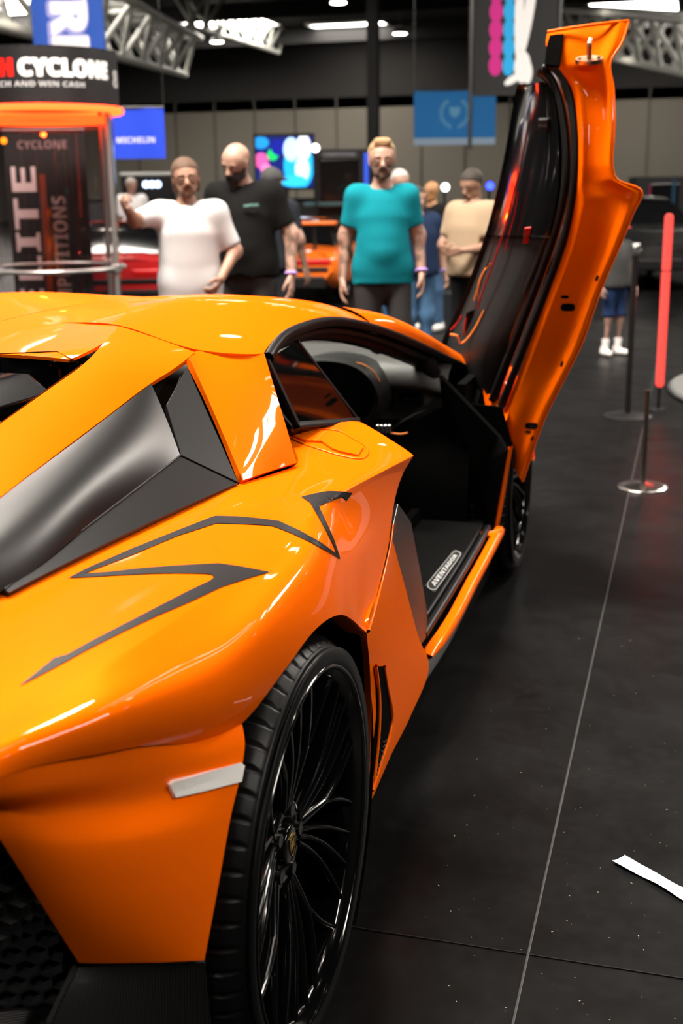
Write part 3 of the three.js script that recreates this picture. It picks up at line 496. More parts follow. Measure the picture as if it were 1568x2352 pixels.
// ---------------------------------------------------------------- cabin
{
  const dz = -2.40;
  const prof = [[0.805, -2.95], [0.825, -2.62], [0.825, -2.46], [0.80, dz], [0.745, dz + 0.03], [0.72, dz], [0.715, dz - 0.03], [0.60, dz - 0.02], [0.53, dz - 0.08], [0.30, dz - 0.2], [0.22, dz - 0.45]];
  part('dashboard', gridGeo([-0.74, -0.4, 0, 0.4, 0.66, 0.74].map((x, k) => prof.map(([y, z]) => V(x, y - (k === 0 || k === 5 ? 0.03 : 0), z + (k === 0 || k === 5 ? -0.06 : 0)))), { flip: true }), M.dash, car, 'dark grey stitched dashboard');
  // instrument hood with its glossy face
  const face = [[700, 845], [732, 832], [772, 834], [810, 845], [835, 862], [849, 880], [860, 900], [862, 914], [858, 932], [849, 949], [832, 966], [770, 965], [700, 960], [670, 900]].map(([x, y]) => aZ(x, y, -2.26));
  part('instrument_face', facet(face, 0.02, 0.006), M.gloss, car, 'glossy black instrument face');
  const rim = [[690, 838], [732, 829], [775, 830], [812, 838], [842, 855], [862, 880], [872, 905], [872, 925], [862, 948], [845, 966]].map(([x, y]) => aZ(x, y, -2.27));
  part('instrument_hood', sweep(rim, (t) => { const A = V(0, 0, 1); return [A, t.clone().cross(A).normalize()]; }, [[0.05, -0.006], [0.05, 0.006], [0.0, 0.03], [-0.16, 0.03], [-0.16, -0.01], [0.0, -0.02]], 5), M.leather, car);
  part('hood_stitching', tube([[818, 832], [840, 840], [860, 856], [872, 876]].map(([x, y]) => aZ(x, y, -2.255)), 0.0022, 20, 5), M.orangeStitch, car, 'orange stitched seam');
  const v = [[908, 898], [968, 896], [970, 930], [910, 933]].map(([x, y]) => aZ(x, y, -2.41));
  part('air_vent', [rim4(v, 0.006)], M.gloss, car);
  for (let k = 0; k < 4; k++) { const t = (k + 0.6) / 4.4; part('vent_slat', bar(v[0].clone().lerp(v[3], t), v[1].clone().lerp(v[2], t), 0.0035, 6), M.plastic, car); }
  part('vent_tab', bar(aZ(927, 917, -2.405), aZ(943, 916, -2.405), 0.002, 6), M.metal, car);
  part('vent_back', facet(v.map((p) => p.clone().add(V(0, 0, -0.004))).reverse(), 0.01), M.dark, car);
  // seats, tub, console
  const seat = (x, nm) => {
    const g = new THREE.Group(); g.name = 'seat'; car.add(g); g.position.set(x, 0, 0);
    part('seat_back', gridGeo(netGrid([[0.25, -1.62, 0.26], [0.45, -1.50, 0.27], [0.65, -1.40, 0.26], [0.82, -1.32, 0.20], [0.93, -1.27, 0.13]].map(([y, z, w]) => [V(-w, y, z + 0.12), V(-w * 0.92, y, z + 0.02), V(-w * 0.5, y, z + 0.10), V(w * 0.5, y, z + 0.10), V(w * 0.92, y, z + 0.02), V(w, y, z + 0.12)].map((p) => p.setZ(p.z - 0.05))), { across: 4, along: 4 })), M.leather, g);
    part('seat_shell', gridGeo(netGrid([[0.22, -1.50, 0.27], [0.5, -1.38, 0.29], [0.72, -1.27, 0.26], [0.94, -1.18, 0.15]].map(([y, z, w]) => [V(-w, y, z - 0.1), V(-w * 0.9, y, z), V(0, y, z + 0.03), V(w * 0.9, y, z), V(w, y, z - 0.1)]), { across: 4, along: 4 })), M.gloss, g);
    part('seat_cushion', rbox(0.46, 0.14, 0.5, 0.06, 0, 0.27, -1.82), M.leather, g);
    for (const s of [-1, 1]) part('seat_bolster', tube([V(s * 0.24, 0.30, -2.06), V(s * 0.255, 0.35, -1.85), V(s * 0.265, 0.40, -1.62), V(s * 0.26, 0.62, -1.48), V(s * 0.22, 0.82, -1.38)], 0.042, 24, 10), M.leather, g);
  };
  seat(0.42); seat(-0.42);
  part('centre_console', rbox(0.26, 0.30, 1.1, 0.05, 0, 0.40, -1.95), M.leather, car);
  part('console_switches', [0, 1, 2, 3].map((k) => rbox(0.012, 0.03, 0.02, 0.004, ...aZ(868 + k * 9, 985, -2.2).toArray())), M.metal, car);
  part('console_piping', tube([aZ(898, 995, -2.2), aZ(920, 997, -2.2), aZ(936, 994, -2.2)], 0.003, 10, 6), M.orangeStitch, car);
  part('cabin_floor', [box(1.5, 0.02, 1.9, 0, 0.14, -1.85), box(1.5, 0.7, 0.03, 0, 0.50, -0.92), box(1.5, 0.62, 0.03, 0, 0.44, -2.78)], M.trim, car);
  both('footwell_trim', [box(0.03, 0.24, 1.9, 0.66, 0.20, -1.85), box(0.03, 0.5, 0.35, 0.80, 0.5, -2.55)], M.trim);
  // curved lower edge of the dash beside the door
  part('dash_edge', tube([aZ(890, 992, -2.35), aZ(925, 968, -2.36), aZ(965, 948, -2.37), aZ(1012, 936, -2.38)], 0.005, 20, 6), M.leather, car);
  part('dash_underside', facet([aZ(888, 995, -2.36), aZ(1014, 938, -2.39), aZ(1030, 1100, -2.39), aZ(930, 1180, -2.36)].reverse(), 0.01), M.trim, car);
  both('a_post', (facet([aZ(1015, 860, -2.36), aZ(1150, 1000, -2.36), aZ(1168, 1032, -2.335), aZ(1136, 1215, -2.335), aZ(1092, 1220, -2.40), aZ(1040, 1100, -2.42)], 0.02)), M.trim);
  both('hinge_cover', facet([aZ(1060, 925, -2.385), aZ(1152, 935, -2.385), aZ(1180, 1036, -2.385), aZ(1100, 1060, -2.385)].reverse(), 0.01), M.trim);
  both('fender_edge', sweep([aZ(1170, 1031, -2.335), aZ(1160, 1085, -2.335), aZ(1150, 1150, -2.335), aZ(1138, 1216, -2.335)], () => [V(1, 0, 0), V(0, 0, 1)], [[0.005, 0.0], [-0.014, 0.004], [-0.014, -0.02], [0.005, -0.05]], 6), M.paint, 'orange edge of the front fender');
}
function rim4(P, r) { return merge(P.map((p, k) => bar(p, P[(k + 1) % 4], r, 8))); }

// ---------------------------------------------------------------- front of the car
{
  both('bonnet', panel([
    [V(0, 0.745, -2.99), V(0.40, 0.748, -2.96), V(0.70, 0.755, -2.88), V(0.80, 0.75, -2.80)],
    [V(0, 0.70, -3.25), V(0.38, 0.71, -3.25), V(0.64, 0.735, -3.22), V(0.86, 0.72, -3.10)],
    [V(0, 0.62, -3.55), V(0.36, 0.625, -3.55), V(0.58, 0.63, -3.52), V(0.80, 0.60, -3.42)],
    [V(0, 0.50, -3.80), V(0.32, 0.50, -3.79), V(0.52, 0.49, -3.74), V(0.72, 0.46, -3.62)]], { across: 5, along: 6, skirt: 0.02 }), M.paint);
  const arch = []; for (let k = 0; k <= 8; k++) { const a = Math.PI * (1.02 - k * 1.04 / 8); arch.push(V(0.935 + 0.01 * Math.sin(a), 0.33 + 0.375 * Math.sin(a), -2.70 + 0.375 * Math.cos(a))); }
  const top = [V(0.955, 0.30, -3.30), V(0.93, 0.50, -3.28), V(0.88, 0.66, -3.22), V(0.86, 0.74, -3.05), V(0.84, 0.77, -2.80), V(0.84, 0.76, -2.66), V(0.87, 0.72, -2.58), V(0.91, 0.60, -2.50), V(0.945, 0.45, -2.40)];
  both('front_fender', gridGeo(netGrid(arch.map((p, k) => [top[k].clone().add(V(-0.02, 0, 0)), p.clone().lerp(top[k], 0.45).add(V(0.0, 0.012, 0)), p]), { across: 5, along: 4 }), { skirt: 0.015, flip: false }), M.paint);
  both('front_bumper', gridGeo(netGrid([[V(0, 0.50, -3.80), V(0.4, 0.49, -3.78), V(0.72, 0.46, -3.62), V(0.90, 0.50, -3.28)], [V(0, 0.34, -3.84), V(0.4, 0.34, -3.80), V(0.76, 0.34, -3.62), V(0.915, 0.34, -3.28)], [V(0, 0.14, -3.80), V(0.4, 0.14, -3.77), V(0.78, 0.14, -3.58), V(0.915, 0.14, -3.24)]], { across: 4, along: 4 })), M.paint);
  both('headlamp', facet([V(0.62, 0.565, -3.62), V(0.80, 0.59, -3.45), V(0.84, 0.67, -3.24), V(0.70, 0.66, -3.36)], 0.02, 0.003), M.lampLens);
  // closed door on the far side
  const L = (x, y, z) => V(-x, y, z);
  part('door_skin', gridGeo(netGrid([[L(0.74, 0.84, -0.95), L(0.72, 0.83, -1.5), L(0.74, 0.80, -2.1), L(0.82, 0.75, -2.6)], [L(0.90, 0.62, -0.98), L(0.90, 0.60, -1.5), L(0.90, 0.60, -2.0), L(0.93, 0.58, -2.34)], [L(0.94, 0.29, -1.1), L(0.95, 0.29, -1.5), L(0.95, 0.29, -2.0), L(0.95, 0.29, -2.32)]], { across: 5, along: 5 })), M.paint, car);
  part('door_glass', gridGeo(netGrid([[L(0.62, 1.06, -0.98), L(0.60, 1.06, -1.4), L(0.62, 1.0, -1.85), L(0.70, 0.88, -2.3)], [L(0.73, 0.84, -0.96), L(0.715, 0.83, -1.5), L(0.735, 0.80, -2.1), L(0.78, 0.77, -2.5)]], { across: 5, along: 3 })), M.tint, car);
  part('underbody', box(1.5, 0.03, 3.9, 0, 0.115, -1.55), std({ color: lin(0.03, 0.03, 0.03), roughness: 0.7 }), car);
  part('gearbox', [rbox(0.5, 0.36, 0.95, 0.06, 0, 0.40, 0.05), bar(V(-0.6, 0.355, 0), V(0.6, 0.355, 0), 0.03)], std({ color: lin(0.2, 0.2, 0.2), roughness: 0.5, metalness: 0.6 }), car);
}
// ---------------------------------------------------------------- raised scissor door
{
  // the door bows: its middle stands furthest back, the ends curve away
  const bow = spline([[48, -0.15], [203, -0.065], [440, 0], [700, -0.06], [1000, -0.14], [1110, -0.17]].map(([y, z]) => V(y / 1000, z, 0)), 12);
  const aD = (x, y, z) => { let k = 0; while (k < bow.length - 2 && bow[k + 1].x < y / 1000) k++; const t = (y / 1000 - bow[k].x) / (bow[k + 1].x - bow[k].x); return aZ(x, y, z + bow[k].y + (bow[k + 1].y - bow[k].y) * t); };
  const door = new THREE.Group(); door.name = 'scissor_door'; door.userData.label = 'raised scissor door, orange shut face and black inner trim'; car.add(door);
  const L = [[1258, 73], [1254, 108], [1274, 152], [1310, 203], [1325, 290], [1327, 380], [1324, 425], [1320, 460], [1314, 500], [1300, 562], [1261, 670], [1216, 790], [1150, 962], [1131, 1002]];
  const R = [[1444, 48], [1428, 98], [1401, 145], [1408, 203], [1411, 290], [1406, 380], [1416, 412], [1473, 440], [1452, 492], [1424, 562], [1378, 670], [1335, 790], [1250, 962], [1199, 1106]];
  const zl = -2.37, zr = -2.29;
  const face = L.map((l, k) => {
    const r = R[k], f = (t) => [l[0] + (r[0] - l[0]) * t, l[1] + (r[1] - l[1]) * t];
    const ch = k < 3 ? 0 : k < 7 ? 0.022 : k < 12 ? 0.014 : 0.004;
    return [aD(...l, zl), aD(...f(0.13), zl + 0.022), aD(...f(0.3), (zl + zr) / 2 - ch), aD(...f(0.72), zr - 0.02 - ch), aD(...f(0.9), zr - 0.004), aD(...r, zr - 0.012)];
  });
  const cI = face.map((_, k) => ([2, 5, 6, 7].includes(k) ? 0.8 : 0));
  const sf = part('shut_face', gridGeo(netGrid(face, { across: 6, along: 7, cj: [0, 0.6, 0, 0, 0.7, 0], ci: cI }), { flip: false }), M.paint, door, 'orange shut face of the raised door'); sf.updateMatrixWorld(true);
  const skin = R.map((r, k) => { const p = aD(...r, zr - 0.012); return [p.clone(), p.clone().add(V(-0.004, 0, -0.02)), p.clone().add(V(-0.05, 0, -0.28)), p.clone().add(V(-0.16, 0.0, -0.52))]; });
  part('door_skin', gridGeo(netGrid(skin, { across: 4, along: 6, ci: cI }), { flip: false }), M.paint, door, 'orange outer skin');
  part('door_edge', tube(R.map((r) => aD(...r, zr - 0.010)), 0.004, 150, 6), M.paint, door);
  part('door_top_edge', tube([aD(...L[0], zl + 0.02), aD(1340, 60, -2.30), aD(...R[0], zr - 0.01)], 0.005, 20, 6), M.paint, door);
  // black pad at the upper corner
  part('corner_pad', facet([[1262, 80], [1293, 76], [1290, 110], [1284, 152], [1250, 148], [1254, 108]].map(([x, y]) => aD(x, y, -2.325)).reverse(), 0.012, 0.002), M.trim, door);
  // rubber seals
  const s1 = [[1246, 158], [1268, 155], [1292, 175], [1308, 220], [1318, 290], [1320, 380], [1314, 455], [1296, 545], [1254, 665], [1208, 785], [1142, 955]];
  const s2 = [[1240, 160], [1262, 176], [1281, 215], [1292, 260], [1300, 330], [1300, 400], [1291, 470], [1268, 555], [1228, 665], [1184, 780], [1130, 920]];
  const s3 = [[1236, 168], [1252, 180], [1268, 196], [1279, 250], [1286, 330], [1284, 400], [1272, 480], [1246, 570], [1205, 675]];
  part('door_seal', tube(s1.map(([x, y]) => aD(x, y, -2.375)), 0.0135, 90, 10), M.rubber, door, 'black rubber door seal');
  part('door_seal', tube(s2.map(([x, y]) => aD(x, y, -2.40)), 0.0155, 90, 10), M.rubber, door);
  part('trim_strip', tube(s3.map(([x, y]) => aD(x, y, -2.43)), 0.012, 70, 10), M.satin, door);
  // inner card: glossy upper part, matt lower part
  const card = [
    [[1268, 188], [1240, 190], [1215, 195], [1199, 200]], [[1284, 254], [1250, 254], [1208, 254], [1189, 254]], [[1291, 362], [1255, 362], [1197, 362], [1170, 362]],
    [[1283, 471], [1240, 471], [1178, 471], [1146, 471]], [[1262, 545], [1222, 545], [1158, 545], [1125, 545]],
  ];
  const zs = [-2.41, -2.45, -2.60, -2.78];
  part('inner_card', gridGeo(netGrid(card.map((r) => r.map(([x, y], j) => aD(x, y, zs[j]))), { across: 5, along: 6, cj: [0, 0.5, 0.6, 0] }), { flip: true, skirt: 0.02 }), M.gloss, door, 'glossy black inner door card');
  const low = [[[1263, 543], [1222, 543], [1160, 543], [1126, 543]], [[1225, 650], [1178, 650], [1122, 650], [1087, 650]], [[1190, 730], [1140, 730], [1088, 730], [1053, 730]], [[1168, 800], [1110, 800], [1060, 800], [1024, 795]], [[1150, 900], [1100, 890], [1062, 880], [1026, 880]], [[1135, 1005], [1112, 990], [1085, 975], [1030, 990]]];
  part('lower_card', gridGeo(netGrid(low.map((r) => r.map(([x, y], j) => aD(x, y, zs[j] - 0.004))), { across: 5, along: 6, cj: [0, 0.5, 0.6, 0] }), { flip: true, skirt: 0.02 }), M.leather, door);
  const piping = (pts, r, m, nm) => part(nm, tube(pts.map(([x, y, z]) => aD(x, y, z ?? -2.55)), r, 50, 6), m, door);
  piping([[1194, 385], [1180, 440], [1160, 520], [1132, 605], [1110, 665], [1096, 710]], 0.0034, M.red, 'red_piping');
  piping([[1190, 440], [1182, 490], [1168, 540], [1160, 575]], 0.0024, M.red, 'red_piping');
  piping([[1150, 500], [1128, 580], [1105, 650], [1088, 725]], 0.0022, M.darkMetal, 'grey_piping');
  piping([[1168, 372, -2.77], [1143, 480, -2.77], [1108, 605, -2.77], [1070, 700, -2.77], [1032, 764, -2.77]], 0.003, M.gloss, 'card_edge');
  piping([[1088, 690], [1098, 660], [1104, 640]], 0.003, M.orangeStitch, 'orange_piping');
  piping([[1098, 690], [1099, 655], [1112, 622], [1126, 605]], 0.0032, M.orangeStitch, 'orange_piping');
  piping([[1033, 768], [1050, 772], [1057, 788], [1066, 785], [1090, 755], [1112, 712]], 0.0042, M.orangeStitch, 'orange_piping');
  piping([[1034, 758, -2.74], [1050, 742, -2.74], [1060, 725, -2.74]], 0.003, M.red, 'red_piping');
  piping([[1070, 730, -2.6], [1066, 755, -2.6], [1066, 770, -2.6]], 0.0028, M.red, 'red_piping');
  piping([[1064, 932, -2.4], [1088, 942, -2.4], [1110, 950, -2.4]], 0.0022, M.orangeStitch, 'orange_piping');
  part('pocket_trim', facet([[1062, 770], [1070, 720], [1095, 708], [1100, 745], [1075, 780]].map(([x, y]) => aD(x, y, -2.62)).reverse(), 0.01), M.gloss, door);
  // window switch, reflector
  const sw = aD(1248, 284, -2.44); part('window_switch', rbox(0.036, 0.036, 0.012, 0.004, sw.x, sw.y, sw.z), M.plastic, door);
  part('window_switch_key', [rbox(0.026, 0.011, 0.006, 0.002, sw.x, sw.y + 0.008, sw.z + 0.007), rbox(0.026, 0.011, 0.006, 0.002, sw.x, sw.y - 0.008, sw.z + 0.007)], M.darkMetal, door);
  part('door_reflector', facet([[1204, 524], [1219, 522], [1214, 558], [1200, 560]].map(([x, y]) => aD(x, y, -2.46)).reverse(), 0.01, 0.0015), M.red, door, 'red door reflector');
  // latch pin on its plate
  const lp = onSurf(sf, 1354, 140, 0.004) ?? aD(1354, 140, -2.3);
  const plate = new THREE.CylinderGeometry(0.043, 0.045, 0.012, 32); plate.scale(1, 1, 0.6); plate.rotateX(0.45); plate.translate(lp.x, lp.y, lp.z + 0.01);
  part('latch', [plate, bar(lp.clone().add(V(0, 0.005, 0.012)), lp.clone().add(V(0.0, 0.045, 0.03)), 0.009, 10), bar(lp.clone().add(V(0.0, 0.045, 0.03)), lp.clone().add(V(0.004, 0.062, 0.02)), 0.007, 10), cyl(0.006, 0.006, 0.006, 6, lp.x - 0.03, lp.y + 0.004, lp.z + 0.016), cyl(0.006, 0.006, 0.006, 6, lp.x + 0.03, lp.y + 0.006, lp.z + 0.016)], std({ color: lin(0.45, 0.36, 0.25), roughness: 0.3, metalness: 1 }), door, 'metal door latch pin');
  // drain holes: flat dark caps with the shade inside them painted on
  const slot = (x, y, w, h, turn = 0) => { const pts = []; for (let k = 0; k < 20; k++) { const a = k / 20 * Math.PI * 2, c = Math.cos(a), s = Math.sin(a), ex = Math.sign(c) * Math.pow(Math.abs(c), 0.6) * w / 2, ey = Math.sign(s) * Math.pow(Math.abs(s), 0.6) * h / 2; pts.push([x + ex * Math.cos(turn) - ey * Math.sin(turn), y + ex * Math.sin(turn) + ey * Math.cos(turn)]); } return decal(pts, sf, 6, 0.0012); };
  for (const a of [[1304, 706, 33, 18], [1297, 682, 19, 7], [1220, 978, 29, 15], [1213, 992, 15, 6], [1222, 1007, 12, 6, -1.2], [1371, 639, 14, 6, -1.2], [1290, 836, 13, 6, -1.2]]) part('dark_hole_cap', slot(...a), M.dark, door);
}
// ---------------------------------------------------------------- wheels
function wheel(name, pos, R, W, rimR, side, spokesLabel) {
  const w = new THREE.Group(); w.name = name; w.position.copy(pos); car.add(w); if (side < 0) w.rotation.y = Math.PI;
  // local axis: x points out of the car, the outer face lies at x = 0
  const prof = [[-W + 0.012, rimR - 0.01], [-W, rimR + 0.02], [-W - 0.004, R - 0.035], [-W + 0.012, R - 0.012], [-W + 0.04, R - 0.002], [-W * 0.75, R], [-W * 0.5, R], [-W * 0.3, R], [-0.055, R - 0.001], [-0.036, R - 0.004], [-0.024, R - 0.010], [-0.016, R - 0.018], [-0.011, R - 0.021], [-0.009, R - 0.0215], [-0.006, R - 0.024], [-0.002, R - 0.036], [0.002, (R + rimR) / 2 + 0.004], [0.003, rimR + 0.012], [0.002, rimR + 0.008], [0.0, rimR + 0.003], [-0.006, rimR - 0.004]];
  const NA = 540, G = [];
  for (let i = 0; i <= NA; i++) {
    const a = i / NA * Math.PI * 2, row = [];
    prof.forEach(([x, r], k) => {
      let rr = r; const blk = (i % 9), tread = k >= 3 && k <= 11;
      if (tread && k >= 8 && (blk === 0)) rr -= k >= 11 ? 0.002 : 0.007;
      if (tread && k < 8 && blk === (k % 3) * 2) rr -= 0.007;
      row.push(V(x, rr * Math.cos(a), rr * Math.sin(a)));
    }); G.push(row);
  }
  const tg = gridGeo(G, { flip: true }); part('tyre', tg, M.tyre, w, 'black low profile tyre');
  const lathe = (pts, n = 96) => { const g = new THREE.LatheGeometry(pts.map(([x, r]) => new THREE.Vector2(r, x)), n); g.rotateZ(-Math.PI / 2); return g; };
  part('rim', lathe([[-W + 0.01, rimR], [-W + 0.02, rimR - 0.03], [-0.16, rimR - 0.035], [-0.05, rimR - 0.028], [-0.022, rimR - 0.026], [-0.016, rimR - 0.018], [-0.010, rimR - 0.016], [-0.006, rimR - 0.008], [-0.001, rimR - 0.006], [0.003, rimR - 0.002], [0.003, rimR + 0.002], [-0.004, rimR + 0.004]]), M.rim, w, 'gloss black rim');
  part('brake_disc', lathe([[-0.13, 0.06], [-0.13, rimR - 0.08], [-0.145, rimR - 0.08], [-0.145, 0.06]]), M.darkMetal, w);
  part('rim_back', lathe([[-0.17, 0.02], [-0.17, rimR - 0.03]], 48), M.dark, w);
  // five forked arms with three curved blades between each pair
  const hubX = -0.052, depthX = (t) => hubX + 0.038 * Math.pow(t, 1.5) + 0.010 * Math.sin(Math.PI * t);
  const blade = (fa, r0, r1, w0, w1) => {
    const pts = []; for (let k = 0; k <= 10; k++) { const t = k / 10, r = r0 + (r1 - r0) * t, ang = fa(t), tt = (r - 0.06) / (rimR - 0.086); pts.push(V(depthX(Math.max(0, tt)), r * Math.cos(ang), r * Math.sin(ang))); }
    return sweep(pts, (t) => { const A = V(1, 0, 0); return [A, t.clone().cross(A).normalize()]; }, (u) => { const h = w0 + (w1 - w0) * u, d = 0.062 - 0.014 * u; return [[-0.001, -h * 0.35], [0.001, 0], [-0.001, h * 0.35], [-0.010, h * 0.9], [-d, h * 1.2], [-d, -h * 1.2], [-0.010, -h * 0.9]]; }, 2);
  };
  const rEnd = rimR - 0.020, q = Math.PI / 180;
  for (let k = 0; k < 5; k++) {
    const a0 = -Math.PI / 2 + k * 72 * q, dir = k < 3 ? 1 : -1, from = k < 3 ? a0 : a0 + (k === 3 || k === 4 ? 72 * q : 0);
    part('spoke', blade(() => a0, 0.05, 0.165, 0.016, 0.011), M.rim, w);
    for (const s of [-1, 1]) part('spoke', blade((t) => a0 + s * q * (0.5 + 12.5 * t), 0.155, rEnd, 0.008, 0.008), M.rim, w);
    for (const [s0, s1] of [[9, 24], [17, 36], [27, 48]]) part('spoke', blade((t) => from + dir * q * (s0 + (s1 - s0) * (1.6 * t - 0.6 * t * t)), 0.066, rEnd, 0.010, 0.0075), M.rim, w);
  }
  part('hub', lathe([[-0.11, 0.085], [hubX - 0.012, 0.082], [hubX - 0.002, 0.070], [hubX - 0.004, 0.046], [hubX - 0.018, 0.042], [hubX - 0.018, 0.036], [hubX + 0.002, 0.034], [hubX + 0.006, 0.028], [hubX + 0.007, 0.0]], 48), M.rim, w);
  for (let k = 0; k < 5; k++) { const a = (k + 0.5) / 5 * Math.PI * 2 + Math.PI / 2, g = new THREE.CylinderGeometry(0.011, 0.012, 0.02, 6); g.rotateZ(Math.PI / 2); g.translate(hubX - 0.006, 0.057 * Math.cos(a), 0.057 * Math.sin(a)); part('wheel_bolt', g, M.darkMetal, w); }
  // shield badge in gold
  const sh = new THREE.Shape(); sh.moveTo(-0.014, 0.017); sh.quadraticCurveTo(0, 0.021, 0.014, 0.017); sh.quadraticCurveTo(0.015, 0.0, 0.008, -0.012); sh.lineTo(0, -0.021); sh.lineTo(-0.008, -0.012); sh.quadraticCurveTo(-0.015, 0.0, -0.014, 0.017);
  const inner = new THREE.Path(sh.getPoints(8).map((p) => p.multiplyScalar(0.86)).reverse()); sh.holes.push(inner);
  const g1 = new THREE.ExtrudeGeometry(sh, { depth: 0.0015, bevelEnabled: false });
  const bull = new THREE.Shape([[-0.009, 0.004], [-0.004, 0.008], [0.002, 0.007], [0.008, 0.011], [0.009, 0.006], [0.005, 0.003], [0.006, -0.004], [0.002, -0.002], [-0.003, -0.008], [-0.004, -0.001], [-0.010, -0.003], [-0.007, 0.001]].map(([x, y]) => new THREE.Vector2(x, y)));
  const g2 = new THREE.ExtrudeGeometry(bull, { depth: 0.0012, bevelEnabled: false });
  for (const g of [g1, g2]) { g.rotateY(Math.PI / 2); g.translate(hubX + 0.007, 0, 0); }
  part('badge', [g1, g2], M.gold, w, 'gold shield badge');
  return w;
}
wheel('rear_wheel', V(1.0, 0.355, 0), 0.355, 0.335, 0.302, 1); wheel('rear_wheel', V(-1.0, 0.355, 0), 0.355, 0.335, 0.302, -1);
wheel('front_wheel', V(0.975, 0.33, -2.70), 0.33, 0.25, 0.277, 1); wheel('front_wheel', V(-0.975, 0.33, -2.70), 0.33, 0.25, 0.277, -1);
// ---------------------------------------------------------------- the hall
const ad = (px, py, d) => camPos.clone().addScaledVector(ray(px, py), d);   // a pixel and an assumed distance along the lens axis
{
  const { x0, x1, z0, z1 } = ROOM, w = x1 - x0, d = z1 - z0, cx = (x0 + x1) / 2, cz = (z0 + z1) / 2, h = ROOF_H;
  const fcol = noiseTex(512, (x, y) => { const s = 9 + 6 * n8(x / 64, y / 64) + 5 * n32(x / 16, y / 16) + 6 * (n128(x / 4, y / 4) - 0.5) + (n128(x / 1.3, y / 1.3) > 0.975 ? 7 : 0); return [s, s, s * 1.015]; }, true); fcol.repeat.set(1 / 2.3, 1 / 2.3);
  const frough = noiseTex(256, (x, y) => { const s = 118 + 36 * n32(x / 8, y / 8) + 26 * n8(x / 32, y / 32); return [s, s, s]; }); frough.repeat.set(1 / 3.1, 1 / 3.1);
  const fg = box(w, 0.2, d, cx, -0.1, cz); { const u = [], p = fg.attributes.position; for (let i = 0; i < p.count; i++) u.push(p.getX(i), p.getZ(i)); fg.setAttribute('uv', new THREE.Float32BufferAttribute(u, 2)); }
  struct('floor', fg, phy({ color: 0xffffff, map: fcol, roughness: 0.64, specularIntensity: 0.14, roughnessMap: frough, bumpMap: grainBump, bumpScale: 0.0003 }));
  const strip = (x, z, sx, sz) => rbox(sx, 0.003, sz, 0.0012, x, 0.0014, z, 1);
  struct('trim_1', strip(1.315, -5, 0.0055, 18), std({ color: lin(0.028, 0.028, 0.029), roughness: 0.35 }));
  struct('trim_2', strip(1.8, -0.31, 9, 0.0015), std({ color: lin(0.004, 0.004, 0.004), roughness: 0.8 }));
  const wallM = std({ color: lin(0.145, 0.13, 0.105), roughness: 0.85 }), upM = std({ color: lin(0.016, 0.0145, 0.0135), roughness: 0.9 });
  struct('wall_back', [box(w, 4.7, 0.3, cx, 2.8, z0 - 0.15)], wallM);
  const back = scene.getObjectByName('wall_back');
  part('wall_upper_band', box(w, h - 4.7, 0.3, cx, (h + 4.7) / 2, z0 - 0.15), upM, back);
  for (let k = 0; k < 26; k++) part('wall_panel_joint', box(0.07, 4.7, 0.04, x0 + 1 + k * 1.9, 2.8, z0 + 0.02), std({ color: lin(0.06, 0.053, 0.045), roughness: 0.9 }), back);
  const darkM = std({ color: lin(0.05, 0.047, 0.043), roughness: 0.9 });
  struct('wall_front', box(w, h, 0.3, cx, h / 2, z1 + 0.15), darkM);
  struct('wall_left', box(0.3, h, d + 0.6, x0 - 0.15, h / 2, cz), darkM);
  struct('wall_right', box(0.3, h, d + 0.6, x1 + 0.15, h / 2, cz), darkM);
  struct('ceiling', box(w + 0.6, 0.3, d + 0.6, cx, h + 0.15, cz), upM);
}
// lamps
{
  const glow = std({ color: 0x000000, emissive: 0xfff4e4, emissiveIntensity: 40 });
  const glowRoof = std({ color: 0x000000, emissive: 0xfff8ef, emissiveIntensity: 18 });
  const steel = std({ color: lin(0.12, 0.12, 0.12), roughness: 0.5, metalness: 0.6 });
  const shade = new THREE.LatheGeometry([[0.04, 0.16], [0.10, 0.15], [0.22, 0.02], [0.24, -0.04], [0.232, -0.04], [0.21, 0.02], [0.09, 0.13]].map(([r, y]) => new THREE.Vector2(r, y)), 20);
  const disc = cyl(0.215, 0.215, 0.02, 20, 0, -0.03, 0), hang = cyl(0.012, 0.012, ROOF_H - LAMP_H - 0.16, 6, 0, (ROOF_H - LAMP_H - 0.16) / 2 + 0.16, 0);
  for (const [x, z] of highBays) {
    const o = thing('hanging_lamp', 'round high-bay lamp hanging from the dark hall ceiling', 'lamp', 'high-bay lamps over the hall', [x, LAMP_H, z]);
    part('shade', shade, steel, o); part('lamp_disc', disc, glow, o); part('hanger', hang, steel, o);
  }
  roofLights.forEach(([x, z, w, d]) => {
    const o = thing('roof_light', w < 0.5 ? 'thin white light batten in the ceiling above the raised door' : z < -38 ? 'wide white light panel in the ceiling by the back wall' : 'long white light panel set in the middle of the hall ceiling', 'roof light', w < 0.5 ? 'light battens above the raised door' : z < -38 ? 'light panels by the back wall' : 'light panels over the middle of the hall', [x, ROOF_H, z]);  // the middle panels include the two added as fill over and beside the car
    part('frame', [box(w + 0.2, 0.09, 0.1, 0, -0.05, d / 2 + 0.05), box(w + 0.2, 0.09, 0.1, 0, -0.05, -d / 2 - 0.05), box(0.1, 0.09, d, w / 2 + 0.05, -0.05, 0), box(0.1, 0.09, d, -w / 2 - 0.05, -0.05, 0)], std({ color: lin(0.5, 0.5, 0.48), roughness: 0.6 }), o);
    part('light_diffuser', box(w, 0.02, d, 0, -0.04, 0), glowRoof, o);
  });
}
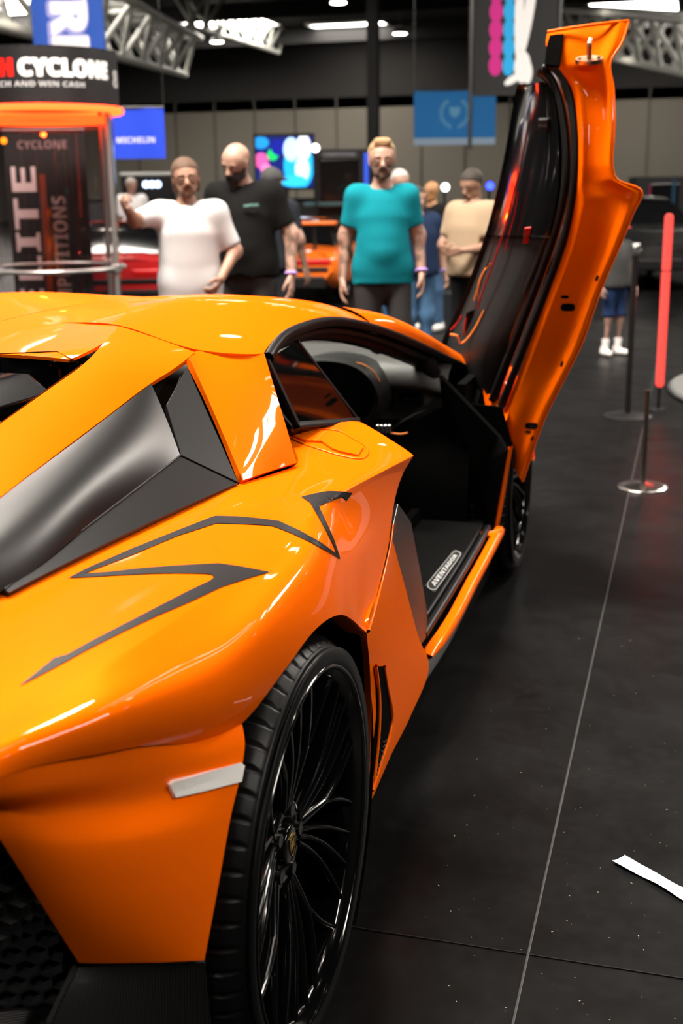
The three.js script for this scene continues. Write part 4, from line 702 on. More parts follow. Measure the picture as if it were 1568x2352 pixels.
// white roof trusses
function truss(name, label, a, b, h, n, r = 0.055) {
  const o = thing(name, label, 'truss', 'white roof trusses'); const m = std({ color: lin(0.72, 0.73, 0.68), roughness: 0.5 });
  const dir = b.clone().sub(a).normalize(), side = dir.clone().cross(V(0, 1, 0)).normalize(), up = V(0, 1, 0);
  const off = [side.clone().multiplyScalar(h * 0.5), side.clone().multiplyScalar(-h * 0.5), up.clone().multiplyScalar(-h)];
  off.forEach((f) => part('chord', bar(a.clone().add(f), b.clone().add(f), r * 1.5, 10), m, o));
  for (let k = 0; k < n; k++) for (let e = 0; e < 3; e++) { const p = a.clone().lerp(b, k / n).add(off[e]), q = a.clone().lerp(b, (k + 0.5) / n).add(off[(e + 1) % 3]), s = a.clone().lerp(b, (k + 1) / n).add(off[e]); part('strut', [bar(p, q, r, 8), bar(q, s, r, 8)], m, o); }
}
truss('roof_truss', 'white tubular roof truss above the blue vertical banner', ad(-40, 48, 19.5).add(V(0, 1.2, 0)), ad(425, 172, 43).add(V(0, 1.2, 0)), 1.2, 8, 0.075);
truss('roof_truss', 'white tubular roof truss running past the bright roof light', ad(430, 60, 40).add(V(0, 1.2, 0)), ad(640, 120, 50).add(V(0, 1.2, 0)), 1.2, 7, 0.06);
truss('roof_truss', 'white tubular roof truss over the dark stand on the right', ad(1300, 20, 40), ad(1640, 45, 26), 1.2, 8, 0.07);
{ // dark roof beams and the steel column
  const m = std({ color: lin(0.016, 0.015, 0.015), roughness: 0.7 });
  const c = ad(857, 200, 30); const o = thing('steel_column', 'dark steel column rising to the roof behind the turquoise shirt', 'column', null, [c.x, 0, c.z]);
  part('shaft', [box(0.26, ROOF_H, 0.03, 0, ROOF_H / 2, 0.13), box(0.26, ROOF_H, 0.03, 0, ROOF_H / 2, -0.13), box(0.03, ROOF_H, 0.26, 0, ROOF_H / 2, 0)], m, o); part('base_plate', box(0.5, 0.05, 0.5, 0, 0.025, 0), m, o);
  for (let k = 0; k < 6; k++) { const g = thing('roof_beam', 'dark steel beam crossing under the hall ceiling', 'beam', 'dark roof beams', [-5, ROOF_H - 0.35, -10 - k * 7.6]); part('web', box(50, 0.5, 0.06, 0, 0, 0), m, g); part('flange', [box(50, 0.05, 0.26, 0, 0.25, 0), box(50, 0.05, 0.26, 0, -0.25, 0)], m, g); }
}
// ---------------------------------------------------------------- banners
function quadOf(P, uvf = [[0, 0], [1, 0], [1, 1], [0, 1]], n = 1, wave = 0) {   // P: bottom left, bottom right, top right, top left
  const G = []; const nn = P[1].clone().sub(P[0]).cross(P[3].clone().sub(P[0])).normalize();
  const g = new THREE.BufferGeometry(), pos = [], uv = [], idx = []; const N = n * 12, Mv = 4;
  for (let s = 0; s < 2; s++) for (let j = 0; j <= Mv; j++) for (let i = 0; i <= N; i++) { const u = i / N, v = j / Mv; const p = P[0].clone().lerp(P[1], u).lerp(P[3].clone().lerp(P[2], u), v).addScaledVector(nn, wave * Math.sin(u * 9 + v) - s * 0.004); pos.push(p.x, p.y, p.z); uv.push(uvf[0][0] + (uvf[1][0] - uvf[0][0]) * u, uvf[0][1] + (uvf[3][1] - uvf[0][1]) * v); }
  const w = N + 1, half = w * (Mv + 1);
  for (let j = 0; j < Mv; j++) for (let i = 0; i < N; i++) { const a = j * w + i; idx.push(a, a + 1, a + w + 1, a, a + w + 1, a + w); const b = a + half; idx.push(b, b + w + 1, b + 1, b, b + w, b + w + 1); }
  g.setAttribute('position', new THREE.Float32BufferAttribute(pos, 3)); g.setAttribute('uv', new THREE.Float32BufferAttribute(uv, 2)); g.setIndex(idx); g.computeVertexNormals(); return g;
}
const cloth = (tex, e = 0) => std({ map: tex, roughness: 0.75 });
function faceCam(px, py, d, w, h) {   // an upright rectangle at a place, square to the lens in plan; returns corner list
  const c = ad(px, py, d), r = V(Math.cos(yaw), 0, -Math.sin(yaw)); return [[-w, -h], [w, -h], [w, h], [-w, h]].map(([a, b]) => c.clone().addScaledVector(r, a / 2).add(V(0, b / 2, 0)));
}
const px2m = (d) => d / FOCAL;
{ // tall blue banner with white letters stacked upright
  const d = 12.6, w = 168 * px2m(d), h = 2.3, P = faceCam(146, 140 - h / px2m(d) / 2 + 6, d, w, h);
  const tex = canvasTex(512, 1408, (x, W, H) => {
    x.fillStyle = '#0f45a0'; x.fillRect(0, 0, W, H); x.fillStyle = '#e4e2e6'; x.font = 'bold 300px sans-serif'; x.textBaseline = 'middle'; x.save(); x.translate(262, 1408); x.rotate(Math.PI / 2); x.textAlign = 'right'; x.lineJoin = 'round'; x.font = 'bold 330px sans-serif'; x.strokeStyle = '#8c8fc6'; x.lineWidth = 60; x.strokeText('TYRE', -34, 10); x.strokeStyle = '#e4e2e6'; x.lineWidth = 26; x.strokeText('TYRE', -40, 0); x.fillText('TYRE', -40, 0); x.restore();
  });
  const o = thing('hanging_banner', 'tall blue fabric banner with large white letters above the booth', 'banner'); part('banner_cloth', quadOf(P, undefined, 2, 0.015), cloth(tex), o); part('banner_rod', bar(P[3].clone().add(V(0, 0.01, 0)), P[2].clone().add(V(0, 0.01, 0)), 0.015), M.darkMetal, o);
  part('banner_wire', [P[3], P[2]].map((p) => bar(p, V(p.x, ROOF_H, p.z), 0.004, 6)), M.darkMetal, o);
}
{ // blue landscape banner beside the booth
  const d = 12.2, P = faceCam(316, 306, d, 124 * px2m(d), 112 * px2m(d));
  const tex = canvasTex(512, 460, (x, W, H) => { x.fillStyle = '#0a3fd0'; x.fillRect(0, 0, W, H); x.fillStyle = '#d8dcea'; x.font = 'bold 76px sans-serif'; x.textAlign = 'center'; x.fillText('MICHELIN', W / 2 - 20, 318, 400); });
  const o = thing('hanging_banner', 'bright blue landscape banner with white tyre maker name', 'banner'); part('banner_cloth', quadOf(P, undefined, 1, 0.01), cloth(tex), o); part('banner_rod', bar(P[3], P[2], 0.012), M.darkMetal, o); part('banner_wire', [P[3], P[2]].map((p) => bar(p, V(p.x, ROOF_H, p.z), 0.004, 6)), M.darkMetal, o);
}
{ // sky blue banner with a laurel wreath
  const d = 24, P = faceCam(1044, 270, d, 188 * px2m(d), 120 * px2m(d));
  const tex = canvasTex(768, 492, (x, W, H) => {
    x.fillStyle = '#0f6fb4'; x.fillRect(0, 0, W, H); x.fillStyle = '#8fa6bd'; x.fillRect(0, H - 62, W, 62); x.strokeStyle = x.fillStyle = '#5d9cc6'; x.lineWidth = 8;
    for (const s of [-1, 1]) for (let k = 0; k < 9; k++) { const a = 0.35 + k * 0.27, cx = 384 + s * Math.sin(a) * 128, cy = 205 + Math.cos(a) * 128; x.save(); x.translate(cx, cy); x.rotate(s * (-a + 0.6)); x.beginPath(); x.ellipse(0, 0, 11, 25, 0, 0, 7); x.fill(); x.restore(); }
    x.beginPath(); x.moveTo(330, 150); x.lineTo(438, 150); x.lineTo(430, 215); x.lineTo(384, 250); x.lineTo(338, 215); x.closePath(); x.fill();
  });
  const o = thing('hanging_banner', 'sky blue banner with a pale laurel wreath emblem', 'banner'); part('banner_cloth', quadOf(P, undefined, 1, 0.01), cloth(tex), o); part('banner_rod', bar(P[3], P[2], 0.02), M.darkMetal, o); part('banner_wire', [P[3], P[2]].map((p) => bar(p, V(p.x, ROOF_H, p.z), 0.008, 6)), M.darkMetal, o);
}
{ // black banner with pink and blue lettering and white ears
  const d = 17, w = 205 * px2m(d), h = 2.6, P = faceCam(1186, 190 - h / px2m(d) / 2 + 15, d, w, h);
  const tex2 = canvasTex(600, 1200, (x, W, H) => {
    x.fillStyle = '#101012'; x.fillRect(0, 0, W, H);
    const band = (cx, c, w) => { x.fillStyle = c; for (let k = 0; k < 9; k++) { x.beginPath(); x.ellipse(cx, 140 + k * 110, w, 64, 0, 0, 7); x.fill(); } };
    band(165, '#b8107a', 46); band(256, '#0f9bd6', 42);
    x.fillStyle = '#e2e2e2'; const e = (cx, cy, rx, ry, t) => { x.beginPath(); x.ellipse(cx, cy, rx, ry, t, 0, 7); x.fill(); }; e(322, 650, 30, 340, 0.02); e(392, 640, 34, 330, 0.14); e(352, 1030, 56, 100, 0); e(290, 1105, 66, 24, -0.5); e(390, 1065, 30, 70, 0);
  });
  const o = thing('hanging_banner', 'black banner with pink, blue and white bands behind the door', 'banner'); part('banner_cloth', quadOf(P, undefined, 1, 0.012), cloth(tex2), o); part('banner_rod', bar(P[0], P[1], 0.02), M.darkMetal, o);
  part('banner_pole', [P[3].clone().lerp(P[0], 1.25), P[2].clone().lerp(P[1], 1.0)].map((p) => bar(V(p.x, p.y - 0.1, p.z), V(p.x, ROOF_H, p.z), 0.03, 8)), M.darkMetal, o);
}
// ---------------------------------------------------------------- cash booth
{
  const c = ad(92, 200, 10), R = 0.635, o = thing('cash_booth', 'round money booth with black lettered drum and red neon rings', 'booth', null, [c.x, 0, c.z]);
  const toCam = Math.atan2(camPos.x - c.x, camPos.z - c.z);
  const tex = canvasTex(2048, 340, (x, W, H) => {
    x.fillStyle = '#161416'; x.fillRect(0, 0, W, H); x.textBaseline = 'middle'; x.font = 'bold 150px sans-serif'; x.lineJoin = 'round'; x.lineWidth = 16;
    for (const mid of [W / 2, W / 2 + 1000]) { x.textAlign = 'left'; const wc = x.measureText('CASH').width + 24, wt = wc + x.measureText('CYCLONE').width; x.save(); x.translate(mid - 330, 130); x.scale(660 / wt, 0.9); x.fillStyle = x.strokeStyle = '#e01408'; x.fillText('CASH', 0, 0); x.strokeText('CASH', 0, 0); x.fillStyle = x.strokeStyle = '#f2f2f2'; x.fillText('CYCLONE', wc, 0); x.strokeText('CYCLONE', wc, 0); x.restore(); x.font = 'bold 44px sans-serif'; x.fillStyle = '#b9b9b9'; x.fillText('MATCH AND WIN CASH', mid - 250, 226, 440); x.font = 'bold 150px sans-serif'; x.fillStyle = '#d0d0d0'; x.fillText('8', mid + 372, 170); }
  });
  const drum = new THREE.CylinderGeometry(R, R, 0.42, 64, 1, true); drum.rotateY(Math.PI + toCam); part('drum', drum, std({ map: tex, roughness: 0.4 }), o);
  o.children[0].position.y = 2.275;
  for (const y of [2.48, 2.08]) part('drum_lid', cyl(R, R, 0.02, 48, 0, y, 0), M.plastic, o);
  const neon = (r) => std({ color: 0x000000, emissive: 0xff3a10, emissiveIntensity: r });
  const ring = (r, t, y, m) => { const g = new THREE.TorusGeometry(r, t, 10, 72); g.rotateX(Math.PI / 2); g.translate(0, y, 0); return part('neon_ring', g, m, o, 'red orange neon ring'); };
  ring(R + 0.01, 0.026, 2.035, neon(15)); ring(R - 0.12, 0.024, 1.965, neon(9));
  const l = new THREE.PointLight(0xff4010, 1.2, 6, 2); l.position.set(c.x, 1.9, c.z); l.castShadow = true; scene.add(l);
  const steel = std({ color: lin(0.42, 0.41, 0.40), roughness: 0.3, metalness: 0.8 });
  const place = (a, r) => [Math.sin(a + toCam) * r, Math.cos(a + toCam) * r];
  for (const a of [-1.08, 1.02, -0.82, 2.2, -2.2]) { const [x, z] = place(a, R - 0.03); part('post', cyl(0.024, 0.024, 2.05, 12, x, 1.03, z), steel, o); part('clamp', rbox(0.075, 0.075, 0.075, 0.015, x, 0.765, z), steel, o); }
  const g = new THREE.TorusGeometry(R - 0.03, 0.018, 8, 64); g.rotateX(Math.PI / 2); g.translate(0, 0.765, 0); part('rail', g, steel, o);
  const tubeG = new THREE.CylinderGeometry(R - 0.06, R - 0.06, 1.95, 48, 1, true); tubeG.translate(0, 1.05, 0); part('clear_wall', tubeG, phy({ color: lin(0.86, 0.84, 0.84), roughness: 0.03, transmission: 1, thickness: 0 }), o);
  part('booth_base', cyl(R + 0.02, R + 0.05, 0.10, 48, 0, 0.05, 0), M.plastic, o);
  const b = place(-0.62, R - 0.1); const bulb = new THREE.SphereGeometry(0.026, 14, 10); bulb.translate(b[0], 1.79, b[1]); part('warning_lamp', bulb, std({ color: 0, emissive: 0xff8a10, emissiveIntensity: 4 }), o);
  const s = place(-1.45, R - 0.05); part('neon_tube', bar(V(s[0], 1.95, s[1]), V(s[0], 1.15, s[1]), 0.02, 10), neon(5), o);
}
{ // roll-up banner standing behind the booth
  const d = 11.8, r = V(Math.cos(yaw), 0, -Math.sin(yaw)), c = ad(112, 480, d), w = 0.78, o = thing('rollup_banner', 'black roll-up banner with white sideways letters behind the clear booth wall', 'banner', null, [c.x, 0, c.z], yaw);
  const tex = canvasTex(560, 1440, (x, W, H) => {
    x.fillStyle = '#120c0d'; x.fillRect(0, 0, W, H); x.save(); x.translate(205, 1440); x.rotate(-Math.PI / 2); x.fillStyle = '#d9c5c6'; x.font = 'bold 235px sans-serif'; x.textBaseline = 'alphabetic'; x.scale(1.85, 1); x.fillText('ELITE', 50, 0); x.restore();
    x.fillStyle = '#7c2a10'; x.fillRect(228, 300, 42, H); x.save(); x.translate(400, 1430); x.rotate(-Math.PI / 2); x.fillStyle = '#a4938f'; x.font = 'bold 132px sans-serif'; x.fillText('COMPETITIONS', 0, 0, 1180); x.restore();
    x.fillStyle = '#8b6a6c'; x.font = 'bold 78px sans-serif'; x.fillText('CYCLONE', 90, 120);
  });
  const g = quadOf([V(-w / 2, 0.06, 0), V(w / 2, 0.06, 0), V(w / 2, 1.95, 0), V(-w / 2, 1.95, 0)]); part('banner_cloth', g, cloth(tex), o);
  part('banner_foot', rbox(w + 0.06, 0.07, 0.2, 0.02, 0, 0.036, 0), M.darkMetal, o); part('banner_rod', bar(V(-w / 2, 1.96, 0), V(w / 2, 1.96, 0), 0.014), M.darkMetal, o); part('banner_pole', bar(V(0, 0.05, -0.03), V(0, 1.96, -0.03), 0.012), M.darkMetal, o);
}
// ---------------------------------------------------------------- stands, screens and kiosks
const screenTex = canvasTex(640, 512, (x, W, H) => {
  x.fillStyle = '#0b1c6a'; x.fillRect(0, 0, W, H); const blob = (c, a, b, r, q = r) => { x.fillStyle = c; x.beginPath(); x.ellipse(a, b, r, q, 0, 0, 7); x.fill(); };
  blob('#1d8fd8', 60, 60, 90, 60); blob('#18d060', 190, 180, 60); blob('#e05aa0', 60, 240, 80); blob('#101a90', 250, 110, 80); blob('#ff80c0', 110, 330, 60); blob('#20b0f0', 480, 300, 170, 240); blob('#bfe6ff', 400, 130, 90, 120); blob('#ffffff', 540, 110, 80, 130); blob('#d8f2ff', 520, 330, 80, 130); blob('#30c0ff', 420, 450, 150, 60);
});
{
  const d = 20, P = faceCam(653, 372, d, 130 * px2m(d), 112 * px2m(d)), o = thing('video_screen', 'bright video screen showing blue and white shapes behind the bald man', 'screen');
  part('screen_panel', quadOf(P), std({ color: 0, emissive: 0xffffff, emissiveMap: screenTex, emissiveIntensity: 2.4 }), o); const cc = P[0].clone().lerp(P[2], 0.5); const back = box(1.0, 0.9, 0.08); back.rotateY(yaw); back.translate(cc.x - Math.sin(yaw) * 0.06, cc.y, cc.z - Math.cos(yaw) * 0.06); part('screen_case', back, M.plastic, o);
  part('screen_stand', [bar(V(cc.x, 0, cc.z - 0.08), V(cc.x, cc.y, cc.z - 0.08), 0.03), cyl(0.3, 0.32, 0.03, 24, cc.x, 0.015, cc.z - 0.08)], M.plastic, o);
  const l = new THREE.RectAreaLight(0xbfe0ff, 3, 0.7, 0.6); l.position.copy(cc).add(V(Math.sin(yaw) * 0.1, 0, Math.cos(yaw) * 0.1)); l.lookAt(cc.clone().add(V(Math.sin(yaw), 0, Math.cos(yaw)))); scene.add(l);
}
function kiosk(px, py0, wpx, d, label, make, turn = yaw) {
  const top = ad(px, py0, d), w = wpx * px2m(d), o = thing('display_kiosk', label, 'kiosk', null, [top.x, 0, top.z], turn); make(o, w, top.y); return o;
}
kiosk(785, 342, 132, 18.5, 'tall black display kiosk beside the bright video screen', (o, w, h) => {
  part('cabinet', rbox(w, h, 0.5, 0.03, 0, h / 2, -0.25), M.plastic, o); part('panel', rbox(w * 0.68, h * 0.36, 0.02, 0.01, -w * 0.05, h * 0.74, 0.01), M.gloss, o);
  const t = canvasTex(512, 96, (x, W, H) => { x.fillStyle = '#111'; x.fillRect(0, 0, W, H); x.fillStyle = '#777c88'; x.font = 'bold 60px sans-serif'; x.textAlign = 'center'; x.fillText('COMPETITION', W / 2, 68, 460); }); const s = quadOf([V(-w * 0.4, h * 0.93, 0.012), V(w * 0.3, h * 0.93, 0.012), V(w * 0.3, h * 0.985, 0.012), V(-w * 0.4, h * 0.985, 0.012)]); part('header', s, std({ map: t, roughness: 0.5 }), o);
  part('side_light', [rbox(0.07, h * 0.26, 0.02, 0.008, w * 0.42, h * 0.84, 0.012)], std({ color: 0, emissive: 0x3f6cff, emissiveIntensity: 1.2 }), o); part('shelf', rbox(w * 1.25, 0.05, 0.45, 0.01, -w * 0.05, h * 0.585, 0.1), std({ color: lin(0.01, 0.05, 0.06), roughness: 0.4 }), o);
});
kiosk(335, 400, 116, 19.5, 'dark counter with three round white lamps behind the pointing man', (o, w, h) => {
  part('cabinet', rbox(w, h, 0.5, 0.04, 0, h / 2, -0.25), M.plastic, o); part('top_edge', rbox(w * 1.05, 0.05, 0.54, 0.02, 0, h, -0.25), std({ color: lin(0.4, 0.42, 0.4), roughness: 0.5 }), o);
  for (let k = 0; k < 3; k++) { const g = new THREE.CylinderGeometry(0.055, 0.055, 0.02, 20); g.rotateX(Math.PI / 2); g.translate(-0.005 + k * 0.095, h - 0.16, 0.01); part('lamp_lens', g, std({ color: 0, emissive: 0xcfe0ff, emissiveIntensity: 5 }), o); }
});
kiosk(1520, 405, 110, 21, 'dark stand with pink and blue light strips on the right', (o, w, h) => {
  part('cabinet', rbox(w * 1.3, h, 0.6, 0.02, 0.1, h / 2, -0.3), M.plastic, o); part('panel', rbox(w * 0.62, h * 0.3, 0.02, 0.01, 0.05, h * 0.77, 0.01), M.gloss, o);
  part('pink_light', [rbox(0.02, h * 0.3, 0.02, 0.006, -0.2, h * 0.76, 0.012), rbox(0.26, 0.08, 0.02, 0.01, -0.08, h * 0.58, 0.012)], std({ color: 0, emissive: 0xb0185a, emissiveIntensity: 0.8 }), o); part('blue_light', rbox(0.07, h * 0.34, 0.02, 0.006, 0.21, h * 0.8, 0.012), std({ color: 0, emissive: 0x164a66, emissiveIntensity: 0.5 }), o);
});
[[455, 468, 70, 19, 'low dark exhibition counter beyond the white shirt', 0.02], [525, 470, 70, 21, 'low black exhibition counter beside the black shirt', 0.015], [1120, 462, 150, 20, 'long dark exhibition counter behind the beige shirt', 0.03], [1330, 470, 150, 23, 'far grey exhibition counter behind the raised door', 0.06], [690, 455, 130, 22, 'wide black exhibition counter under the video screen', 0.012], [200, 455, 120, 19, 'dark exhibition counter seen through the booth', 0.03]].forEach(([x, y, w, d, lab, c]) => kiosk(x, y, w, d, lab, (o, W, H) => { part('counter_body', rbox(W, H - 0.05, 0.6, 0.03, 0, (H - 0.05) / 2, -0.3), std({ color: lin(c, c, c * 1.1), roughness: 0.5 }), o); part('counter_top', rbox(W * 1.04, 0.05, 0.66, 0.015, 0, H - 0.025, -0.3), M.plastic, o); }));
// round show lamps on stands
[[1022, 430, 16, 0xffffff, 'white round show lamp on a stand behind the beige shirt', 13], [1125, 427, 15, 0x3048ff, 'blue round show lamp on a stand behind the beige shirt', 13], [724, 340, 18, 0xffffff, 'white round show lamp above the black kiosk', 13]].forEach(([x, y, d, col, lab, r]) => {
  const p = ad(x, y, d), o = thing('show_lamp', lab, 'lamp', null, [p.x, 0, p.z], yaw), R = r * px2m(d) * 0.75;
  const head = new THREE.CylinderGeometry(R, R * 0.8, 0.14, 24); head.rotateX(Math.PI / 2); head.translate(0, p.y, -0.07); part('lamp_head', head, M.plastic, o);
  const lens = new THREE.CylinderGeometry(R * 0.92, R * 0.92, 0.01, 24); lens.rotateX(Math.PI / 2); lens.translate(0, p.y, 0.005); part('lamp_lens', lens, std({ color: 0, emissive: col, emissiveIntensity: 7 }), o);
  part('stand', [cyl(0.02, 0.02, p.y - R, 10, 0, (p.y - R) / 2, -0.07), cyl(0.2, 0.22, 0.03, 20, 0, 0.015, -0.07)], M.plastic, o);
});
// ---------------------------------------------------------------- barrier posts and light tube
{
  const post = (name, lab, p, h, r, rb, m, mb) => { const o = thing(name, lab, 'post', null, [p.x, 0, p.z]); part('post', [cyl(r, r, h, 16, 0, h / 2, 0)], m, o); part('base', new THREE.LatheGeometry([[0, 0.022], [r * 1.5, 0.022], [rb * 0.8, 0.014], [rb, 0.006], [rb, 0], [0, 0]].map(([a, b]) => new THREE.Vector2(a, b)), 40), mb, o); part('cap', cyl(r * 1.15, r * 1.15, 0.02, 16, 0, h, 0), m, o); return o; };
  const bronze = std({ color: lin(0.10, 0.09, 0.075), roughness: 0.35, metalness: 0.9 }), plate = std({ color: lin(0.5, 0.47, 0.44), roughness: 0.22, metalness: 1 });
  const a = aY(1475, 1119, 0); post('barrier_post', 'short dark metal barrier post with a polished round base', a, 0.46, 0.012, 0.118, bronze, plate);
  const b = aY(1440, 956, 0); post('barrier_post', 'tall black barrier post with a black round base', b, 0.98, 0.018, 0.15, M.plastic, M.plastic);
  const t = aY(1511, 942, 0), o = thing('light_tube', 'red glowing light tube upright on a thin black stand', 'lamp', null, [t.x, 0, t.z]);
  const y1 = aZ(1513, 880, t.z).y, y2 = aZ(1526, 500, t.z).y; part('stand', [cyl(0.012, 0.012, y1, 10, 0, y1 / 2, 0), cyl(0.05, 0.055, 0.012, 24, 0, 0.006, 0)], M.plastic, o);
  const em = std({ color: 0, emissive: 0xff4a40, emissiveIntensity: 1.9 }); const k = (y2 - y1) * 0.68;
  part('tube_glow', [cyl(0.027, 0.027, k, 18, 0, y1 + k / 2, 0), cyl(0.027, 0.027, y2 - y1 - k - 0.01, 18, 0, (y1 + k + 0.01 + y2) / 2, 0), mv(new THREE.SphereGeometry(0.027, 16, 10), 0, y2, 0), mv(new THREE.SphereGeometry(0.027, 16, 10), 0, y1, 0)], em, o);
  const l = new THREE.PointLight(0xff4a40, 0.15, 5, 2); l.position.set(t.x + 0.06, (y1 + y2) / 2, t.z + 0.06); scene.add(l);
}
{ // low round plinth
  const o = thing('display_plinth', 'low round pale grey plinth beside the red light tube', 'plinth', null, [3.0, 0, -7.15]);
  part('deck', cyl(1.55, 1.57, 0.035, 72, 0, 0.0175, 0), std({ color: lin(0.11, 0.11, 0.108), roughness: 0.5 }), o); const rg = new THREE.TorusGeometry(1.57, 0.012, 8, 90); rg.rotateX(Math.PI / 2); rg.translate(0, 0.012, 0); part('rim', rg, M.darkMetal, o);
}
// ---------------------------------------------------------------- litter on the floor
{
  const a = aY(1420, 1972, 0.004), b = aY(1600, 2070, 0.004), n = 10, G = []; const dir = b.clone().sub(a), s = V(-dir.z, 0, dir.x).normalize();
  for (let i = 0; i <= n; i++) { const t = i / n, p = a.clone().lerp(b, t), w = 0.019 + 0.002 * Math.sin(t * 7 + 1); G.push([-1, -0.4, 0.3, 1].map((k) => p.clone().addScaledVector(s, k * w).setY(0.003 + 0.0025 * Math.abs(Math.sin(t * 6 + k)) + (k === 1 ? 0.002 : 0)))); }
  const g = gridGeo(netGrid(G, { across: 3, along: 2 })); const m = std({ color: lin(0.62, 0.66, 0.74), roughness: 0.6, side: THREE.DoubleSide });
  solo('paper_strip', g, m, 'torn white paper strip lying on the black floor', 'paper');
  const bits = []; for (let k = 0; k < 150; k++) { const px = 900 + rnd() * 660, py = 1450 + rnd() * 900, s2 = 0.0005 + rnd() * rnd() * 0.0016; const p = aY(px, py, 0.001); if (p.x > 1.06) { const q = new THREE.TetrahedronGeometry(s2); q.scale(1 + rnd() * 2, 0.5, 1); q.rotateY(rnd() * 6); bits.push(q.translate(p.x, s2 * 0.3, p.z)); } }
  const d = solo('floor_grit', bits, std({ color: lin(0.32, 0.28, 0.22), roughness: 0.9 }), 'scattered pale grit on the black floor', 'grit'); d.userData.kind = 'stuff';
}
// ---------------------------------------------------------------- people
// distance fields of tapered bones, joined smoothly and meshed on a grid
function netMesh(prims, cell, k, cut) {
  let lo = V(1e9, 1e9, 1e9), hi = V(-1e9, -1e9, -1e9);
  for (const p of prims) { if (p.neg) continue; for (const q of [p.a, p.b]) { const r = Math.max(p.ra, p.rb) * Math.max(1, ...(p.s ?? [1])) + k + cell * 2; lo.min(V(q.x - r, q.y - r, q.z - r)); hi.max(V(q.x + r, q.y + r, q.z + r)); } }
  const nx = Math.ceil((hi.x - lo.x) / cell) + 1, ny = Math.ceil((hi.y - lo.y) / cell) + 1, nz = Math.ceil((hi.z - lo.z) / cell) + 1;
  const F = new Float32Array(nx * ny * nz).fill(1);
  const pr = prims.map((p) => { const s = p.s ?? [1, 1, 1]; const ax = p.a.x / s[0], ay = p.a.y / s[1], az = p.a.z / s[2], dx = p.b.x / s[0] - ax, dy = p.b.y / s[1] - ay, dz = p.b.z / s[2] - az; return { ...p, sx: s[0], sy: s[1], sz: s[2], ax, ay, az, dx, dy, dz, dd: dx * dx + dy * dy + dz * dz || 1e-9, sm: Math.min(...s), m: Math.max(p.ra, p.rb) }; });
  for (let iz = 0; iz < nz; iz++) for (let iy = 0; iy < ny; iy++) {
    const y = lo.y + iy * cell, z = lo.z + iz * cell;
    for (let ix = 0; ix < nx; ix++) {
      const x = lo.x + ix * cell; let d = 1;
      for (const p of pr) {
        const px = x / p.sx - p.ax, py = y / p.sy - p.ay, pz = z / p.sz - p.az; let t = (px * p.dx + py * p.dy + pz * p.dz) / p.dd; t = t < 0 ? 0 : t > 1 ? 1 : t;
        const ex = px - t * p.dx, ey = py - t * p.dy, ez = pz - t * p.dz; let q = (Math.sqrt(ex * ex + ey * ey + ez * ez) - (p.ra + (p.rb - p.ra) * t)) * p.sm;
        const kk = p.k ?? k;
        if (p.neg) { q = -q; const h = Math.max(0, kk - Math.abs(d - q)) / kk; d = Math.max(d, q) + h * h * kk * 0.25; }
        else { const h = Math.max(0, kk - Math.abs(d - q)) / kk; d = Math.min(d, q) - h * h * kk * 0.25; }
      }
      if (cut) d = Math.max(d, cut(x, y, z));
      F[(iz * ny + iy) * nx + ix] = d;
    }
  }
  const id = new Int32Array(nx * ny * nz).fill(-1), pos = [], idx = [], at3 = (x, y, z) => (z * ny + y) * nx + x;
  for (let z = 0; z < nz - 1; z++) for (let y = 0; y < ny - 1; y++) for (let x = 0; x < nx - 1; x++) {
    let n = 0, sx = 0, sy = 0, sz = 0, mask = 0; const v = [];
    for (let c = 0; c < 8; c++) { v[c] = F[at3(x + (c & 1), y + ((c >> 1) & 1), z + (c >> 2))]; if (v[c] < 0) mask |= 1 << c; }
    if (mask === 0 || mask === 255) continue;
    for (let a = 0; a < 8; a++) for (const bit of [1, 2, 4]) { const b = a | bit; if (b === a || ((mask >> a) & 1) === ((mask >> b) & 1)) continue; const t = v[a] / (v[a] - v[b]); n++; sx += (a & 1) + (bit === 1 ? t : 0); sy += ((a >> 1) & 1) + (bit === 2 ? t : 0); sz += (a >> 2) + (bit === 4 ? t : 0); }
    id[at3(x, y, z)] = pos.length / 3; pos.push(lo.x + (x + sx / n) * cell, lo.y + (y + sy / n) * cell, lo.z + (z + sz / n) * cell);
  }
  const face = (a, b, c, d, f) => { if (a < 0 || b < 0 || c < 0 || d < 0) return; f ? idx.push(a, b, c, a, c, d) : idx.push(a, c, b, a, d, c); };
  for (let z = 1; z < nz - 1; z++) for (let y = 1; y < ny - 1; y++) for (let x = 1; x < nx - 1; x++) {
    const s = F[at3(x, y, z)] < 0;
    if (s !== F[at3(x + 1, y, z)] < 0) face(id[at3(x, y - 1, z - 1)], id[at3(x, y, z - 1)], id[at3(x, y, z)], id[at3(x, y - 1, z)], s);
    if (s !== F[at3(x, y + 1, z)] < 0) face(id[at3(x - 1, y, z - 1)], id[at3(x - 1, y, z)], id[at3(x, y, z)], id[at3(x, y, z - 1)], s);
    if (s !== F[at3(x, y, z + 1)] < 0) face(id[at3(x - 1, y - 1, z)], id[at3(x, y - 1, z)], id[at3(x, y, z)], id[at3(x - 1, y, z)], s);
  }
  const g = new THREE.BufferGeometry(); g.setAttribute('position', new THREE.Float32BufferAttribute(pos, 3)); g.setIndex(idx); g.computeVertexNormals(); return g;
}
const B = (a, b, ra, rb = ra, o = {}) => ({ a, b, ra, rb, ...o });
function tint(g, fn) { const p = g.attributes.position, c = []; for (let i = 0; i < p.count; i++) c.push(...fn(p.getX(i), p.getY(i), p.getZ(i))); g.setAttribute('color', new THREE.Float32BufferAttribute(c, 3)); return g; }
